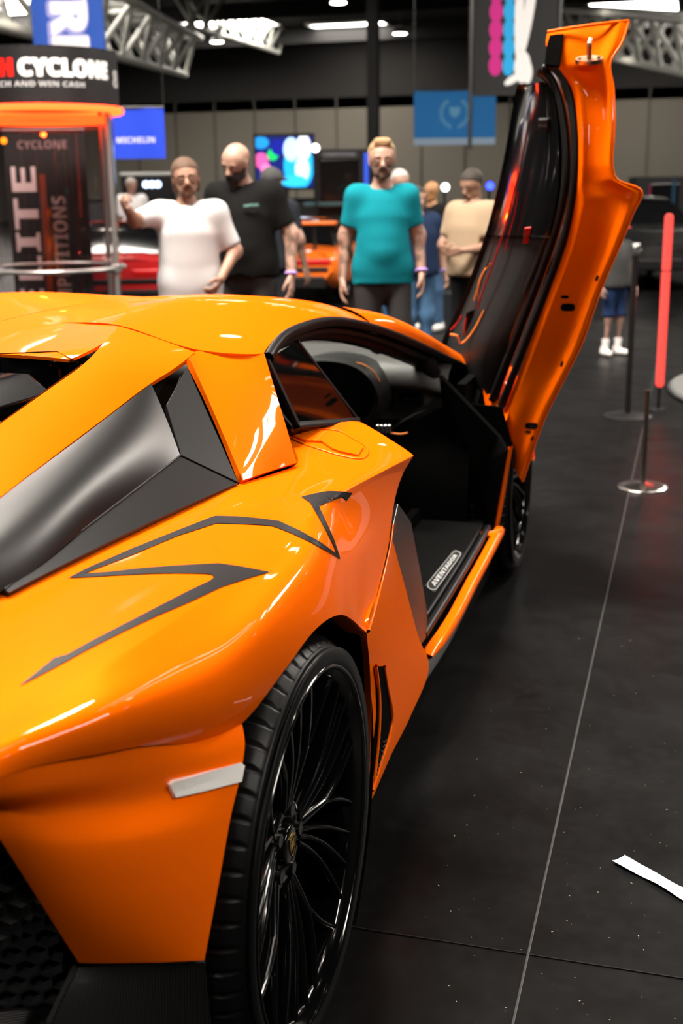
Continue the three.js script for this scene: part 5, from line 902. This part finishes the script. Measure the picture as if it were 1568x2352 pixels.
function joinTinted(list) { const a = list.map((g) => g.toNonIndexed()); return mergeGeometries(a.map((g) => { for (const k of Object.keys(g.attributes)) if (!['position', 'normal', 'color'].includes(k)) g.deleteAttribute(k); return g; })); }
const skinMat = std({ color: 0xffffff, vertexColors: true, roughness: 0.55 });
// a hand at the wrist: dir = along the fingers, back = out of the back of the hand, thumb = towards the thumb; curl in radians per joint
function handPrims(w, dir, back, thumb, curl, s, point = false) {
  const P = [], L = (f, l, b) => w.clone().addScaledVector(dir, f * s).addScaledVector(thumb, l * s).addScaledVector(back, b * s);
  for (const l of [-0.028, -0.010, 0.010, 0.027]) P.push(B(L(0.005, l * 0.7, 0), L(0.085, l, 0), 0.016 * s, 0.012 * s));
  [[0.027, 0.075, 0.0092], [0.010, 0.084, 0.0094], [-0.010, 0.078, 0.0090], [-0.027, 0.060, 0.0080]].forEach(([l, len, r], k) => {
    let p = L(0.088, l, 0), a = 0; const c = point && k === 0 ? 0.08 : curl;
    for (let j = 0; j < 3; j++) { a += c * (j === 0 ? 0.7 : 1); const seg = len * [0.45, 0.31, 0.24][j]; const d = dir.clone().multiplyScalar(Math.cos(a)).addScaledVector(back, -Math.sin(a)); const q = p.clone().addScaledVector(d, seg * s); P.push(B(p, q, r * s * (1 - j * 0.07), r * s * (0.94 - j * 0.08), { k: 0.004 * s })); p = q; }
  });
  const t0 = L(0.022, 0.026, -0.006), t1 = L(0.055, 0.052, -0.014), t2 = L(0.080, 0.056, -0.026), t3 = L(0.100, 0.050, -0.036);
  P.push(B(t0, t1, 0.015 * s, 0.012 * s), B(t1, t2, 0.0112 * s, 0.0102 * s, { k: 0.004 * s }), B(t2, t3, 0.0102 * s, 0.0088 * s, { k: 0.004 * s }));
  return P;
}
function person(o) {
  const { label, px, py, d, H, face = 0, pose, skin, top, pants, shoe, group } = o;
  const head0 = ad(px, py, d), root = thing('person', label, 'person', null, [head0.x, 0, head0.z], Math.atan2(camPos.x - head0.x, camPos.z - head0.z) + face);
  const s = (H ?? head0.y) / 1.76, J = { pel: V(0, 0.95, 0), waist: V(0, 1.08, 0.0), chest: V(0, 1.28, 0), neck: V(0, 1.47, -0.015), head: V(0, 1.63, 0.02), lean: 0, sw: 0.185,
    eL: V(0.27, 1.17, -0.02), wL: V(0.29, 0.92, 0.06), eR: V(-0.27, 1.17, -0.02), wR: V(-0.29, 0.92, 0.06), hip: 0.095, kL: V(0.105, 0.50, 0.02), aL: V(0.11, 0.085, -0.01), kR: V(-0.105, 0.50, 0.02), aR: V(-0.11, 0.085, -0.01), belly: 0.0, nod: 0, turn: 0, tilt: 0, ...pose };
  const cf = d > 8.2 ? 1.45 : 1;
  const sc = (v) => v.clone().multiplyScalar(s), bulk = o.bulk ?? 1;
  const shL = sc(V(J.chest.x + J.sw, 1.42, J.chest.z - 0.01)), shR = sc(V(J.chest.x - J.sw, 1.42, J.chest.z - 0.01)), pel = sc(J.pel), waist = sc(J.waist), chest = sc(J.chest), neck = sc(J.neck), hd = sc(J.head);
  const hipL = sc(V(J.pel.x + J.hip, 0.92, J.pel.z)), hipR = sc(V(J.pel.x - J.hip, 0.92, J.pel.z)), [eL, wL, eR, wR, kL, aL, kR, aR_] = [J.eL, J.wL, J.eR, J.wR, J.kL, J.aL, J.kR, J.aR].map(sc);
  const r = (x) => x * s, fl = [1, 1, 0.74];
  const torso = (g) => [B(pel, waist, r(0.150 * bulk + g), r(0.138 * bulk + g), { s: fl }), B(waist, chest, r(0.138 * bulk + g), r(0.155 * bulk + g), { s: fl }), B(chest, chest.clone().lerp(neck, 0.35), r(0.155 * bulk + g), r(0.12 * bulk + g), { s: fl }), B(shL, shR, r(0.054 * bulk + g * 0.7), r(0.054 * bulk + g * 0.7)), ...(J.belly ? [B(sc(V(J.waist.x, 1.08, J.waist.z + 0.045)), sc(V(J.waist.x, 1.14, J.waist.z + 0.04)), r(J.belly * bulk + g), r(J.belly * 0.9 * bulk + g))] : [])];
  const arms = (g, t) => [B(shL, shL.clone().lerp(eL, t), r(0.056 * bulk + g), r(0.048 * bulk + g)), B(shR, shR.clone().lerp(eR, t), r(0.056 * bulk + g), r(0.048 * bulk + g))];
  const legs = (g, t) => [B(hipL, kL, r(0.088 * bulk + g), r(0.060 * bulk + g)), B(hipR, kR, r(0.088 * bulk + g), r(0.060 * bulk + g)), B(kL, kL.clone().lerp(aL, t), r(0.058 * bulk + g), r(0.058 * bulk + g - 0.018 * t)), B(kR, kR.clone().lerp(aR_, t), r(0.058 * bulk + g), r(0.058 * bulk + g - 0.018 * t))];
  // body
  const sk = (skin ?? [0.56, 0.33, 0.23]).map((v) => v * 0.55);
  const body = netMesh([...torso(0), ...arms(0, 1), B(eL, wL, r(0.046 * bulk), r(0.030)), B(eR, wR, r(0.046 * bulk), r(0.030)), ...legs(-0.012, 1), B(chest.clone().lerp(neck, 0.6), neck.clone().lerp(hd, 0.35), r(0.062), r(0.055))], 0.014 * cf, 0.05);
  const tat = (x, y, z) => o.tattoo && Math.sin(x * 90) + Math.sin(y * 70 + x * 40) + Math.sin(z * 85) > 0.7 ? 0.45 : 1;
  const parts = [tint(body, (x, y, z) => { const t = Math.abs(x) > r(0.2) && y < r(1.2) && y > r(0.88) ? tat(x, y, z) : 1; return sk.map((v) => v * t); })];
  // head
  const up = V(Math.sin(J.tilt), Math.cos(J.tilt) * Math.cos(J.nod), Math.sin(J.nod)).normalize(), fwd0 = V(Math.sin(J.turn), 0, Math.cos(J.turn)), fw = fwd0.clone().addScaledVector(up, -fwd0.dot(up)).normalize(), rt = up.clone().cross(fw).normalize();
  const Hm = new THREE.Matrix4().makeBasis(rt, up, fw), hp = [], q = (x, y, z) => V(x, y, z).multiplyScalar(s);
  const h = (a, b, ra, rb, e) => hp.push(B(a, b, ra * s, rb * s, e));
  h(q(0, 0.045, -0.022), q(0, 0.035, 0.006), 0.082, 0.080); h(q(0, -0.005, 0.02), q(0, -0.072, 0.045), 0.060, 0.036); h(q(-0.038, -0.055, 0.02), q(0.038, -0.055, 0.02), 0.026, 0.026); h(q(0, -0.1, -0.03), q(0, -0.03, -0.02), 0.052, 0.055);
  h(q(0, 0.008, 0.083), q(0, -0.026, 0.102), 0.008, 0.012, { k: 0.014 * s }); h(q(-0.013, -0.029, 0.092), q(0.013, -0.029, 0.092), 0.008, 0.008, { k: 0.010 * s }); h(q(-0.036, 0.022, 0.074), q(0.036, 0.022, 0.074), 0.012, 0.012, { k: 0.014 * s }); h(q(-0.018, -0.058, 0.080), q(0.018, -0.058, 0.080), 0.008, 0.008, { k: 0.008 * s });
  for (const sd of [-1, 1]) { h(q(sd * 0.030, 0.004, 0.086), q(sd * 0.030, 0.004, 0.092), 0.013, 0.013, { neg: true, k: 0.012 * s }); h(q(sd * 0.080, 0.022, -0.006), q(sd * 0.082, -0.018, 0.002), 0.014, 0.009, { k: 0.008 * s, s: [0.6, 1, 1] }); h(q(sd * 0.030, 0.003, 0.074), q(sd * 0.031, 0.003, 0.074), 0.0115, 0.0115, { k: 0.002 * s }); }
  const hg = netMesh(hp, 0.0048 * s * cf, 0.03 * s), hc = o.hair, bd = o.beard;
  tint(hg, (x, y, z) => {
    x /= s; y /= s; z /= s; let c = sk; const ax = Math.abs(x);
    if (z > 0.06 && Math.hypot(ax - 0.030, y - 0.003) < 0.0095) c = Math.abs(y - 0.003) > 0.0045 ? sk : Math.hypot(ax - 0.030, y - 0.003) < 0.0055 ? [0.02, 0.014, 0.01] : [0.3, 0.28, 0.27];
    else if (z > 0.06 && Math.abs(y - 0.026 + (ax - 0.03) * (ax - 0.03) * 8) < 0.005 && ax > 0.012 && ax < 0.05) c = o.brow ?? [0.08, 0.05, 0.03];
    else if (z > 0.06 && Math.abs(y + 0.058) < 0.008 && ax < 0.024) c = [sk[0] * 0.8, sk[1] * 0.5, sk[2] * 0.5];
    else if (bd && y < -0.022 && z > -0.02 && !(ax < 0.02 && y > -0.05 && z > 0.09)) c = bd;
    return c;
  });
  hg.applyMatrix4(Hm); hg.translate(hd.x, hd.y, hd.z); parts.push(hg);
  // hands
  const hand = (e, w, side, hc2, pt) => { const dir = w.clone().sub(e).normalize(); const out = V(side, 0, 0.0), bk = o.backs?.[side] ?? out; const back = bk.clone().addScaledVector(dir, -bk.dot(dir)).normalize(); let th = dir.clone().cross(back).normalize(); if (th.z < 0) th.negate(); if (o.thumbUp && th.y < 0 && pt) th.negate(); const g = netMesh(handPrims(w, dir, back, th, hc2, s, pt), 0.0045 * cf, 0.010 * s); return tint(g, () => sk); };
  parts.push(hand(eL, wL, 1, o.curlL ?? 0.35, o.pointL), hand(eR, wR, -1, o.curlR ?? 0.35, o.pointR));
  part('body', joinTinted(parts), skinMat, root);
  // hair, beard
  const hm = (c) => std({ color: lin(...c), roughness: 0.75, bumpMap: grainBump, bumpScale: 0.002 });
  if (hc) {
    const pr = [B(q(0, 0.052, -0.028), q(0, 0.045, -0.002), 0.090 * s, 0.086 * s)]; if (o.long) pr.push(B(q(-0.062, 0.02, -0.02), q(-0.066, -0.06, -0.03), 0.03 * s, 0.024 * s), B(q(0.062, 0.02, -0.02), q(0.066, -0.06, -0.03), 0.03 * s, 0.024 * s), B(q(0, 0.0, -0.07), q(0, -0.08, -0.07), 0.05 * s, 0.045 * s)); if (o.quiff) pr.push(B(q(-0.03, 0.118, 0.05), q(0.03, 0.118, 0.05), 0.026 * s, 0.026 * s));
    const hy = o.hairline ?? 0.052, g = netMesh(pr, 0.008, 0.02 * s, (x, y, z) => { const zz = z / s, yy = y / s, ax = Math.abs(x / s); const zf = o.long ? 0.03 : 0.012, front = hy - yy + Math.max(0, zz - 0.03) * 0.3; return Math.max(-1, (zz > zf ? front : (ax > 0.06 && zz > -0.03 && !o.long ? -0.012 - yy : (o.long ? -0.11 - yy : -0.06 - yy))) * s * 0.8); });
    g.applyMatrix4(Hm); g.translate(hd.x, hd.y, hd.z); part('hair', g, hm(hc), root);
  }
  if (bd) { const g = netMesh([B(q(0, -0.058, 0.052), q(0, -0.092 - (o.beardLen ?? 0), 0.064), 0.040 * s, 0.026 * s), B(q(-0.056, -0.02, 0.012), q(-0.030, -0.074, 0.05), 0.020 * s, 0.027 * s), B(q(0.056, -0.02, 0.012), q(0.030, -0.074, 0.05), 0.020 * s, 0.027 * s), B(q(-0.02, -0.046, 0.086), q(0.02, -0.046, 0.086), 0.009 * s, 0.009 * s), B(q(-0.02, -0.060, 0.10), q(0.02, -0.060, 0.10), 0.008 * s, 0.008 * s, { neg: true })], 0.006, 0.015 * s); g.applyMatrix4(Hm); g.translate(hd.x, hd.y, hd.z); part('beard', g, hm(bd), root); }
  if (o.cap) { const dome = netMesh([B(q(0, 0.055, -0.022), q(0, 0.05, 0.005), 0.096 * s, 0.093 * s)], 0.008, 0.02, (x, y) => 0.035 * s - y); const peak = netMesh([B(q(-0.03, 0.045, 0.09), q(0.03, 0.045, 0.09), 0.05 * s, 0.05 * s, { s: [1, 0.2, 1] }), B(q(0, 0.045, 0.09), q(0, 0.042, 0.14), 0.05 * s, 0.04 * s, { s: [1, 0.2, 1] })], 0.008, 0.02); for (const [g, c, nm] of [[dome, o.cap[0], 'cap_crown'], [peak, o.cap[1], 'cap_peak']]) { g.applyMatrix4(Hm); g.translate(hd.x, hd.y, hd.z); part(nm, g, std({ color: lin(...c), roughness: 0.8 }), root); } }
  // shirt
  const cm = (c) => phy({ color: lin(...c), roughness: 0.85, specularIntensity: 0.15, bumpMap: grainBump, bumpScale: 0.001 });
  const hem = r(o.hem ?? 0.90), fold = (x, y, z) => 0.004 * Math.sin(x * 38 + y * 9) * Math.sin(y * 13 + z * 20);
  const sl = o.sleeve ?? 0.72, gS = (o.loose ?? 0.014);
  const skirtS = [B(pel.clone().add(V(0, -0.19 * s, 0)), waist, r(0.150 * bulk + gS + 0.012), r(0.142 * bulk + gS), { s: fl })];
  const shirt = netMesh([...torso(gS), ...skirtS, B(chest, pel, r(0.152 * bulk + gS), r(0.156 * bulk + gS), { s: fl }), B(hipL.clone().setY(r(0.97)), hipR.clone().setY(r(0.97)), r(0.085 * bulk + gS), r(0.085 * bulk + gS)), B(hipL.clone().setY(r(0.80)), hipR.clone().setY(r(0.80)), r(0.085 * bulk + gS + 0.012), r(0.085 * bulk + gS + 0.012)), ...arms(gS * 0.5 + 0.008, sl)], 0.011 * cf, 0.07, (x, y, z) => { let c = Math.max(hem - y + fold(x, y, z) * 2, -1); const nk = Math.hypot(x - neck.x, z - neck.z - 0.012 * s) - r(0.078); if (y > r(1.40)) c = Math.max(c, Math.min(r(1.46) < y ? 1 : -1, 1) > 0 && nk < 0 ? -nk : -1); for (const [a, e] of [[shL, eL], [shR, eR]]) { const dd = e.clone().sub(a), l = dd.length(); dd.normalize(); const t = (x - a.x) * dd.x + (y - a.y) * dd.y + (z - a.z) * dd.z, off = Math.hypot(x - a.x - dd.x * t, y - a.y - dd.y * t, z - a.z - dd.z * t); if (t > l * 0.35 && off < r(0.11)) c = Math.max(c, t - l * sl); } return c; });
  part('shirt', shirt, cm(top), root, o.topLabel);
  // trousers or shorts
  const tl = o.shorts ? 0 : 0.93; const pz = netMesh([B(pel.clone().add(V(0, 0.04 * s, 0)), pel.clone().add(V(0, -0.06 * s, 0)), r(0.148 * bulk + 0.008), r(0.145 * bulk), { s: fl }), ...legs(o.shorts ? 0.018 : 0.010, tl)], 0.013 * cf, 0.05, (x, y, z) => Math.max(y - r(1.02), (o.shorts ? r(o.shorts) : r(0.09)) - y));
  part(o.shorts ? 'shorts' : 'trousers', pz, cm(pants), root);
  for (const [a, sd] of [[aL, 1], [aR_, -1]]) { const f = sc(V(0.03 * sd, 0, 0.15)); const g = netMesh([B(a.clone().add(V(0, -0.03 * s, -0.035 * s)), a.clone().setY(r(0.045)).add(V(f.x, 0, f.z * 0.85)), r(0.046), r(0.038)), B(a.clone().add(V(0, 0.015 * s, -0.02 * s)), a.clone().add(V(0, -0.03 * s, 0)), r(0.046), r(0.05))], 0.009, 0.02, (x, y) => 0.004 - y); part('shoe', g, cm(shoe ?? [0.02, 0.02, 0.02]), root); }
  if (o.shorts && o.socks) for (const a of [aL, aR_]) part('sock', bar(a.clone().add(V(0, -0.01, 0)), a.clone().add(V(0, 0.14 * s, 0.004)), r(0.046), 12, r(0.050)), cm([0.75, 0.73, 0.72]), root);
  for (const [w, e, nm, c] of o.bands?.map((b) => b === 'L' ? [wL, eL, 'wristband', [0.45, 0.30, 0.70]] : [wR, eR, 'wristband', [0.45, 0.30, 0.70]]) ?? []) { const dd = w.clone().sub(e).normalize(), g = new THREE.TorusGeometry(r(0.034), r(0.009), 8, 24); g.applyQuaternion(new THREE.Quaternion().setFromUnitVectors(V(0, 0, 1), dd)); g.translate(w.x - dd.x * 0.02, w.y - dd.y * 0.02, w.z - dd.z * 0.02); part(nm, g, cm(c), root); }
  return root;
}
const whiteMan = person({ label: 'man in a loose white T-shirt pointing with raised arm beside the booth', px: 425, py: 364, d: 7.0, face: -0.05, skin: [0.50, 0.27, 0.18], hair: [0.07, 0.033, 0.016], long: true, beard: [0.11, 0.052, 0.028], top: [0.47, 0.47, 0.48], pants: [0.03, 0.03, 0.035], loose: 0.022, sleeve: 0.86, hem: 0.74, bulk: 0.88,
  pose: { eR: V(-0.33, 1.38, 0.14), wR: V(-0.36, 1.46, 0.30), eL: V(0.30, 1.17, -0.02), wL: V(0.20, 1.0, 0.16), turn: 0.1, tilt: -0.08 }, pointR: true, curlR: 1.0, curlL: 0.7, bands: [] });
const blackMan = person({ label: 'bald bearded man in a black T-shirt looking down at the car', px: 557, py: 345, d: 7.5, H: 1.70, face: -0.35, skin: [0.58, 0.34, 0.25], beard: [0.012, 0.008, 0.007], beardLen: 0.035, top: [0.006, 0.006, 0.006], pants: [0.035, 0.033, 0.033], bulk: 0.98, tattoo: true, bands: ['L'], sleeve: 0.78, loose: 0.02,
  pose: { head: V(-0.02, 1.60, 0.08), nod: 0.38, turn: -0.25, belly: 0.12, eL: V(0.30, 1.16, -0.04), wL: V(0.32, 0.90, 0.04), eR: V(-0.27, 1.15, 0.0), wR: V(-0.27, 0.89, 0.06), sw: 0.185 } });
const tealMan = person({ label: 'bearded man in a turquoise T-shirt and dark shorts facing the car', px: 877, py: 322, d: 7.3, face: 0.05, skin: [0.56, 0.32, 0.23], hair: [0.30, 0.19, 0.09], quiff: true, hairline: 0.075, beard: [0.06, 0.03, 0.017], top: [0.004, 0.165, 0.205], pants: [0.028, 0.027, 0.028], shorts: 0.50, socks: true, bulk: 0.88, sleeve: 0.74, loose: 0.012, hem: 0.87, tattoo: true, bands: ['L'],
  pose: { belly: 0.12, sw: 0.165, eL: V(0.235, 1.17, -0.04), wL: V(0.25, 0.93, 0.04), eR: V(-0.235, 1.17, -0.04), wR: V(-0.26, 0.90, 0.02), kL: V(0.12, 0.5, 0.06) } });
person({ label: 'grey-haired man in blue jeans standing behind the turquoise shirt', px: 918, py: 390, d: 10.3, face: 0.3, skin: [0.55, 0.31, 0.22], hair: [0.38, 0.35, 0.32], top: [0.02, 0.022, 0.03], pants: [0.045, 0.13, 0.25], shoe: [0.4, 0.4, 0.4] });
person({ label: 'dark-haired man in a navy T-shirt behind the turquoise shirt', px: 957, py: 428, d: 9.5, face: 0.5, skin: [0.50, 0.27, 0.18], hair: [0.015, 0.012, 0.01], top: [0.012, 0.022, 0.055], pants: [0.05, 0.11, 0.20], shoe: [0.6, 0.58, 0.55], bands: ['L'], bulk: 1.08 });
person({ label: 'bald man in a black jacket behind the navy T-shirt', px: 992, py: 416, d: 11.8, face: -0.6, skin: [0.55, 0.26, 0.10], top: [0.008, 0.008, 0.009], pants: [0.04, 0.08, 0.15], sleeve: 1.0, shoe: [0.6, 0.58, 0.55] });
person({ label: 'dark-haired man in a beige T-shirt looking at his hands', px: 1086, py: 390, d: 8.6, face: -0.7, skin: [0.48, 0.26, 0.17], hair: [0.025, 0.017, 0.012], top: [0.32, 0.235, 0.155], pants: [0.006, 0.006, 0.007], bulk: 1.06, loose: 0.022,
  pose: { nod: 0.3, eL: V(0.27, 1.15, 0.04), wL: V(0.10, 1.12, 0.26), eR: V(-0.27, 1.15, 0.04), wR: V(-0.08, 1.14, 0.27) }, curlL: 0.6, curlR: 0.6 });
person({ label: 'person in a grey cap and dark top behind the bald man', px: 622, py: 388, d: 9.2, face: 2.6, skin: [0.5, 0.28, 0.2], cap: [[0.035, 0.034, 0.034], [0.03, 0.03, 0.03]], top: [0.015, 0.017, 0.022], pants: [0.02, 0.02, 0.022] });
person({ label: 'man in a white top standing beyond the red car', px: 300, py: 408, d: 17.4, face: 0.4, skin: [0.52, 0.30, 0.22], hair: [0.3, 0.28, 0.26], top: [0.6, 0.6, 0.6], pants: [0.02, 0.02, 0.02], sleeve: 1.0 });
person({ label: 'child in a red and blue cap, navy shorts and white shoes', px: 1418, py: 507, d: 10.0, face: 0.75, skin: [0.60, 0.36, 0.28], cap: [[0.02, 0.14, 0.42], [0.45, 0.01, 0.012]], top: [0.05, 0.05, 0.05], pants: [0.012, 0.025, 0.07], shorts: 0.52, socks: true, shoe: [0.72, 0.69, 0.66], bulk: 0.9 });
{ // small printed line on the black shirt
  const t = canvasTex(256, 48, (x, W, H) => { x.fillStyle = '#060606'; x.fillRect(0, 0, W, H); x.fillStyle = '#6fb3ab'; x.font = 'bold 34px sans-serif'; x.textAlign = 'center'; x.fillText('COMPETITION', W / 2, 36, 240); });
  const g = new THREE.PlaneGeometry(0.10, 0.022, 6, 1), p = g.attributes.position; for (let i = 0; i < p.count; i++) p.setZ(i, -Math.abs(p.getX(i)) * 0.25); g.rotateX(-0.12); g.rotateY(0.35); g.rotateZ(0.06); g.translate(0.10, 1.305, 0.155); g.computeVertexNormals(); part('chest_print', g, std({ map: t, roughness: 0.8 }), blackMan, 'small pale green chest lettering');
}
// ---------------------------------------------------------------- cars in the background
function showCar(name, label, pos, turn, color, o = {}) {
  const c = thing(name, label, 'car', null, [pos.x, 0, pos.z], turn), paint = phy({ color: lin(...color), roughness: 0.4, clearcoat: 1, clearcoatRoughness: 0.05 });
  const L = o.L ?? 4.3, W = o.W ?? 1.84, Hh = o.H ?? 1.22, z0 = -L / 2, st = [[0, 0.30, 0.62, 0.60], [0.05, 0.20, 0.70, 0.80], [0.20, 0.16, 0.80, 0.96], [0.45, 0.16, 0.84, 0.99], [0.70, 0.16, 0.86, 1.0], [0.90, 0.2, 0.84, 0.97], [1.0, 0.32, 0.80, 0.86]];
  const side = (f, lo, hi, w) => { const z = z0 + f * L, a = W / 2 * w; return [V(-a * 0.86, lo, z), V(-a, lo + 0.12, z), V(-a, (lo + hi) / 2, z), V(-a * 0.95, hi - 0.06, z), V(-a * 0.7, hi, z), V(0, hi + 0.02, z), V(a * 0.7, hi, z), V(a * 0.95, hi - 0.06, z), V(a, (lo + hi) / 2, z), V(a, lo + 0.12, z), V(a * 0.86, lo, z)]; };
  const hs = Hh / 1.22; part('body', gridGeo(netGrid(st.map(([f, lo, hi, w]) => side(f, lo, hi * hs, w)), { across: 3, along: 4 }), { flip: true }), paint, c);
  for (const [f, flip] of [[0, true], [6, false]]) { const r = side(...st[f].map((v, k) => k === 2 ? v * hs : v)); const ctr = V(0, 0.5, z0 + st[f][0] * L); const pos2 = []; r.forEach((p, k) => { const n = r[(k + 1) % r.length]; pos2.push(...(flip ? [ctr, n, p] : [ctr, p, n]).flatMap((v) => [v.x, v.y, v.z])); }); const g = new THREE.BufferGeometry(); g.setAttribute('position', new THREE.Float32BufferAttribute(pos2, 3)); g.computeVertexNormals(); part(f ? 'rear_end' : 'front_end', g, paint, c); }
  const ca = W / 2 * 0.80, cb = W / 2 * 0.60, cab = (f, y, a) => [V(-a, y, z0 + f * L), V(0, y + 0.015, z0 + f * L), V(a, y, z0 + f * L)];
  part('cabin_glass', gridGeo(netGrid([cab(0.32, 0.80 * hs, ca), cab(0.47, 1.18 * hs, cb), cab(0.62, Hh, cb), cab(0.84, 0.86 * hs, ca)], { across: 3, along: 4 }), { flip: true }), M.gloss, c);
  for (const sd of [-1, 1]) part('side_glass', gridGeo([[0.33, 0.80, 0.79, ca], [0.47, 1.17, 0.80, cb], [0.62, 1.21, 0.80, cb], [0.83, 0.86, 0.85, ca]].map(([f, yt, yb, a]) => [V(sd * a, yt * hs, z0 + f * L), V(sd * ca, yb * hs, z0 + f * L)]), { flip: sd < 0 }), M.gloss, c);
  part('roof', gridGeo(netGrid([cab(0.46, 1.185 * hs, cb), cab(0.54, Hh + 0.012, cb), cab(0.63, Hh + 0.006, cb)], { across: 3, along: 3 }), { flip: true }), paint, c);
  for (const f of [0.19, 0.80]) for (const sd of [-1, 1]) { const t = new THREE.TorusGeometry(0.25, 0.085, 10, 28); t.rotateY(Math.PI / 2); const d = new THREE.CylinderGeometry(0.2, 0.2, 0.06, 20); d.rotateZ(Math.PI / 2); const q = [sd * (W / 2 - 0.09), 0.335, z0 + f * L]; part('wheel', [t.translate(...q), d.translate(...q), ...[0, 1, 2, 3, 4].map((k) => { const b = box(0.07, 0.2, 0.03, 0, 0.1, 0); b.rotateX(k * 1.2566); return b.translate(...q); })], M.rim, c); const ar = new THREE.TorusGeometry(0.36, 0.03, 6, 20, Math.PI); ar.rotateY(Math.PI / 2); ar.translate(sd * (W / 2 - 0.015), 0.335, z0 + f * L); part('arch', ar, M.plastic, c); }
  const zf = z0 - 0.005, zr = z0 + L + 0.005;
  for (const sd of [-1, 1]) { part('headlamp', rbox(0.36, 0.09, 0.12, 0.03, sd * W * 0.32, 0.60 * hs, zf + 0.13), M.lampLens, c); part('tail_lamp', rbox(0.42, 0.075, 0.06, 0.02, sd * W * 0.30, 0.66 * hs, zr - 0.02), M.red, c); }
  part('front_grille', rbox(W * 0.6, 0.16, 0.08, 0.03, 0, 0.36, zf + 0.04), M.plastic, c); part('rear_slot', rbox(W * 0.8, 0.06, 0.06, 0.02, 0, 0.55 * hs, zr - 0.02), M.plastic, c); part('rear_diffuser', rbox(W * 0.76, 0.16, 0.14, 0.03, 0, 0.30, zr - 0.06), M.plastic, c);
  if (o.wing) { part('rear_wing', rbox(W * 0.9, 0.04, 0.28, 0.015, 0, o.wing, zr - 0.22), paint, c); for (const sd of [-1, 1]) part('wing_post', rbox(0.03, o.wing - 0.8 * hs, 0.12, 0.01, sd * W * 0.3, (o.wing + 0.8 * hs) / 2, zr - 0.2), M.plastic, c); }
  return c;
}
{
  const fl = (px, py, d) => ad(px, py, d).setY(0);
  showCar('parked_car', 'red sports car standing beyond the booth', fl(255, 560, 14.6), yaw + 0.12, [0.45, 0.004, 0.006], { L: 3.9, H: 1.02, W: 1.75 });
  showCar('parked_car', 'orange sports car with rear wing behind the black shirt', fl(668, 560, 16.4), yaw - 0.1, [0.86, 0.16, 0.002], { L: 4.0, H: 1.0, W: 1.8, wing: 0.99 });
  showCar('parked_car', 'black car beyond the red light tube', fl(1440, 540, 18.0), Math.PI + yaw + 0.1, [0.004, 0.004, 0.0045], { L: 4.2, H: 1.2 });
  showCar('parked_car', 'silver white car behind the round grey plinth', fl(1790, 600, 13.6), Math.PI + yaw - 0.2, [0.55, 0.55, 0.53], { L: 4.0, H: 1.15 });
}
renderer.render(scene, camera);
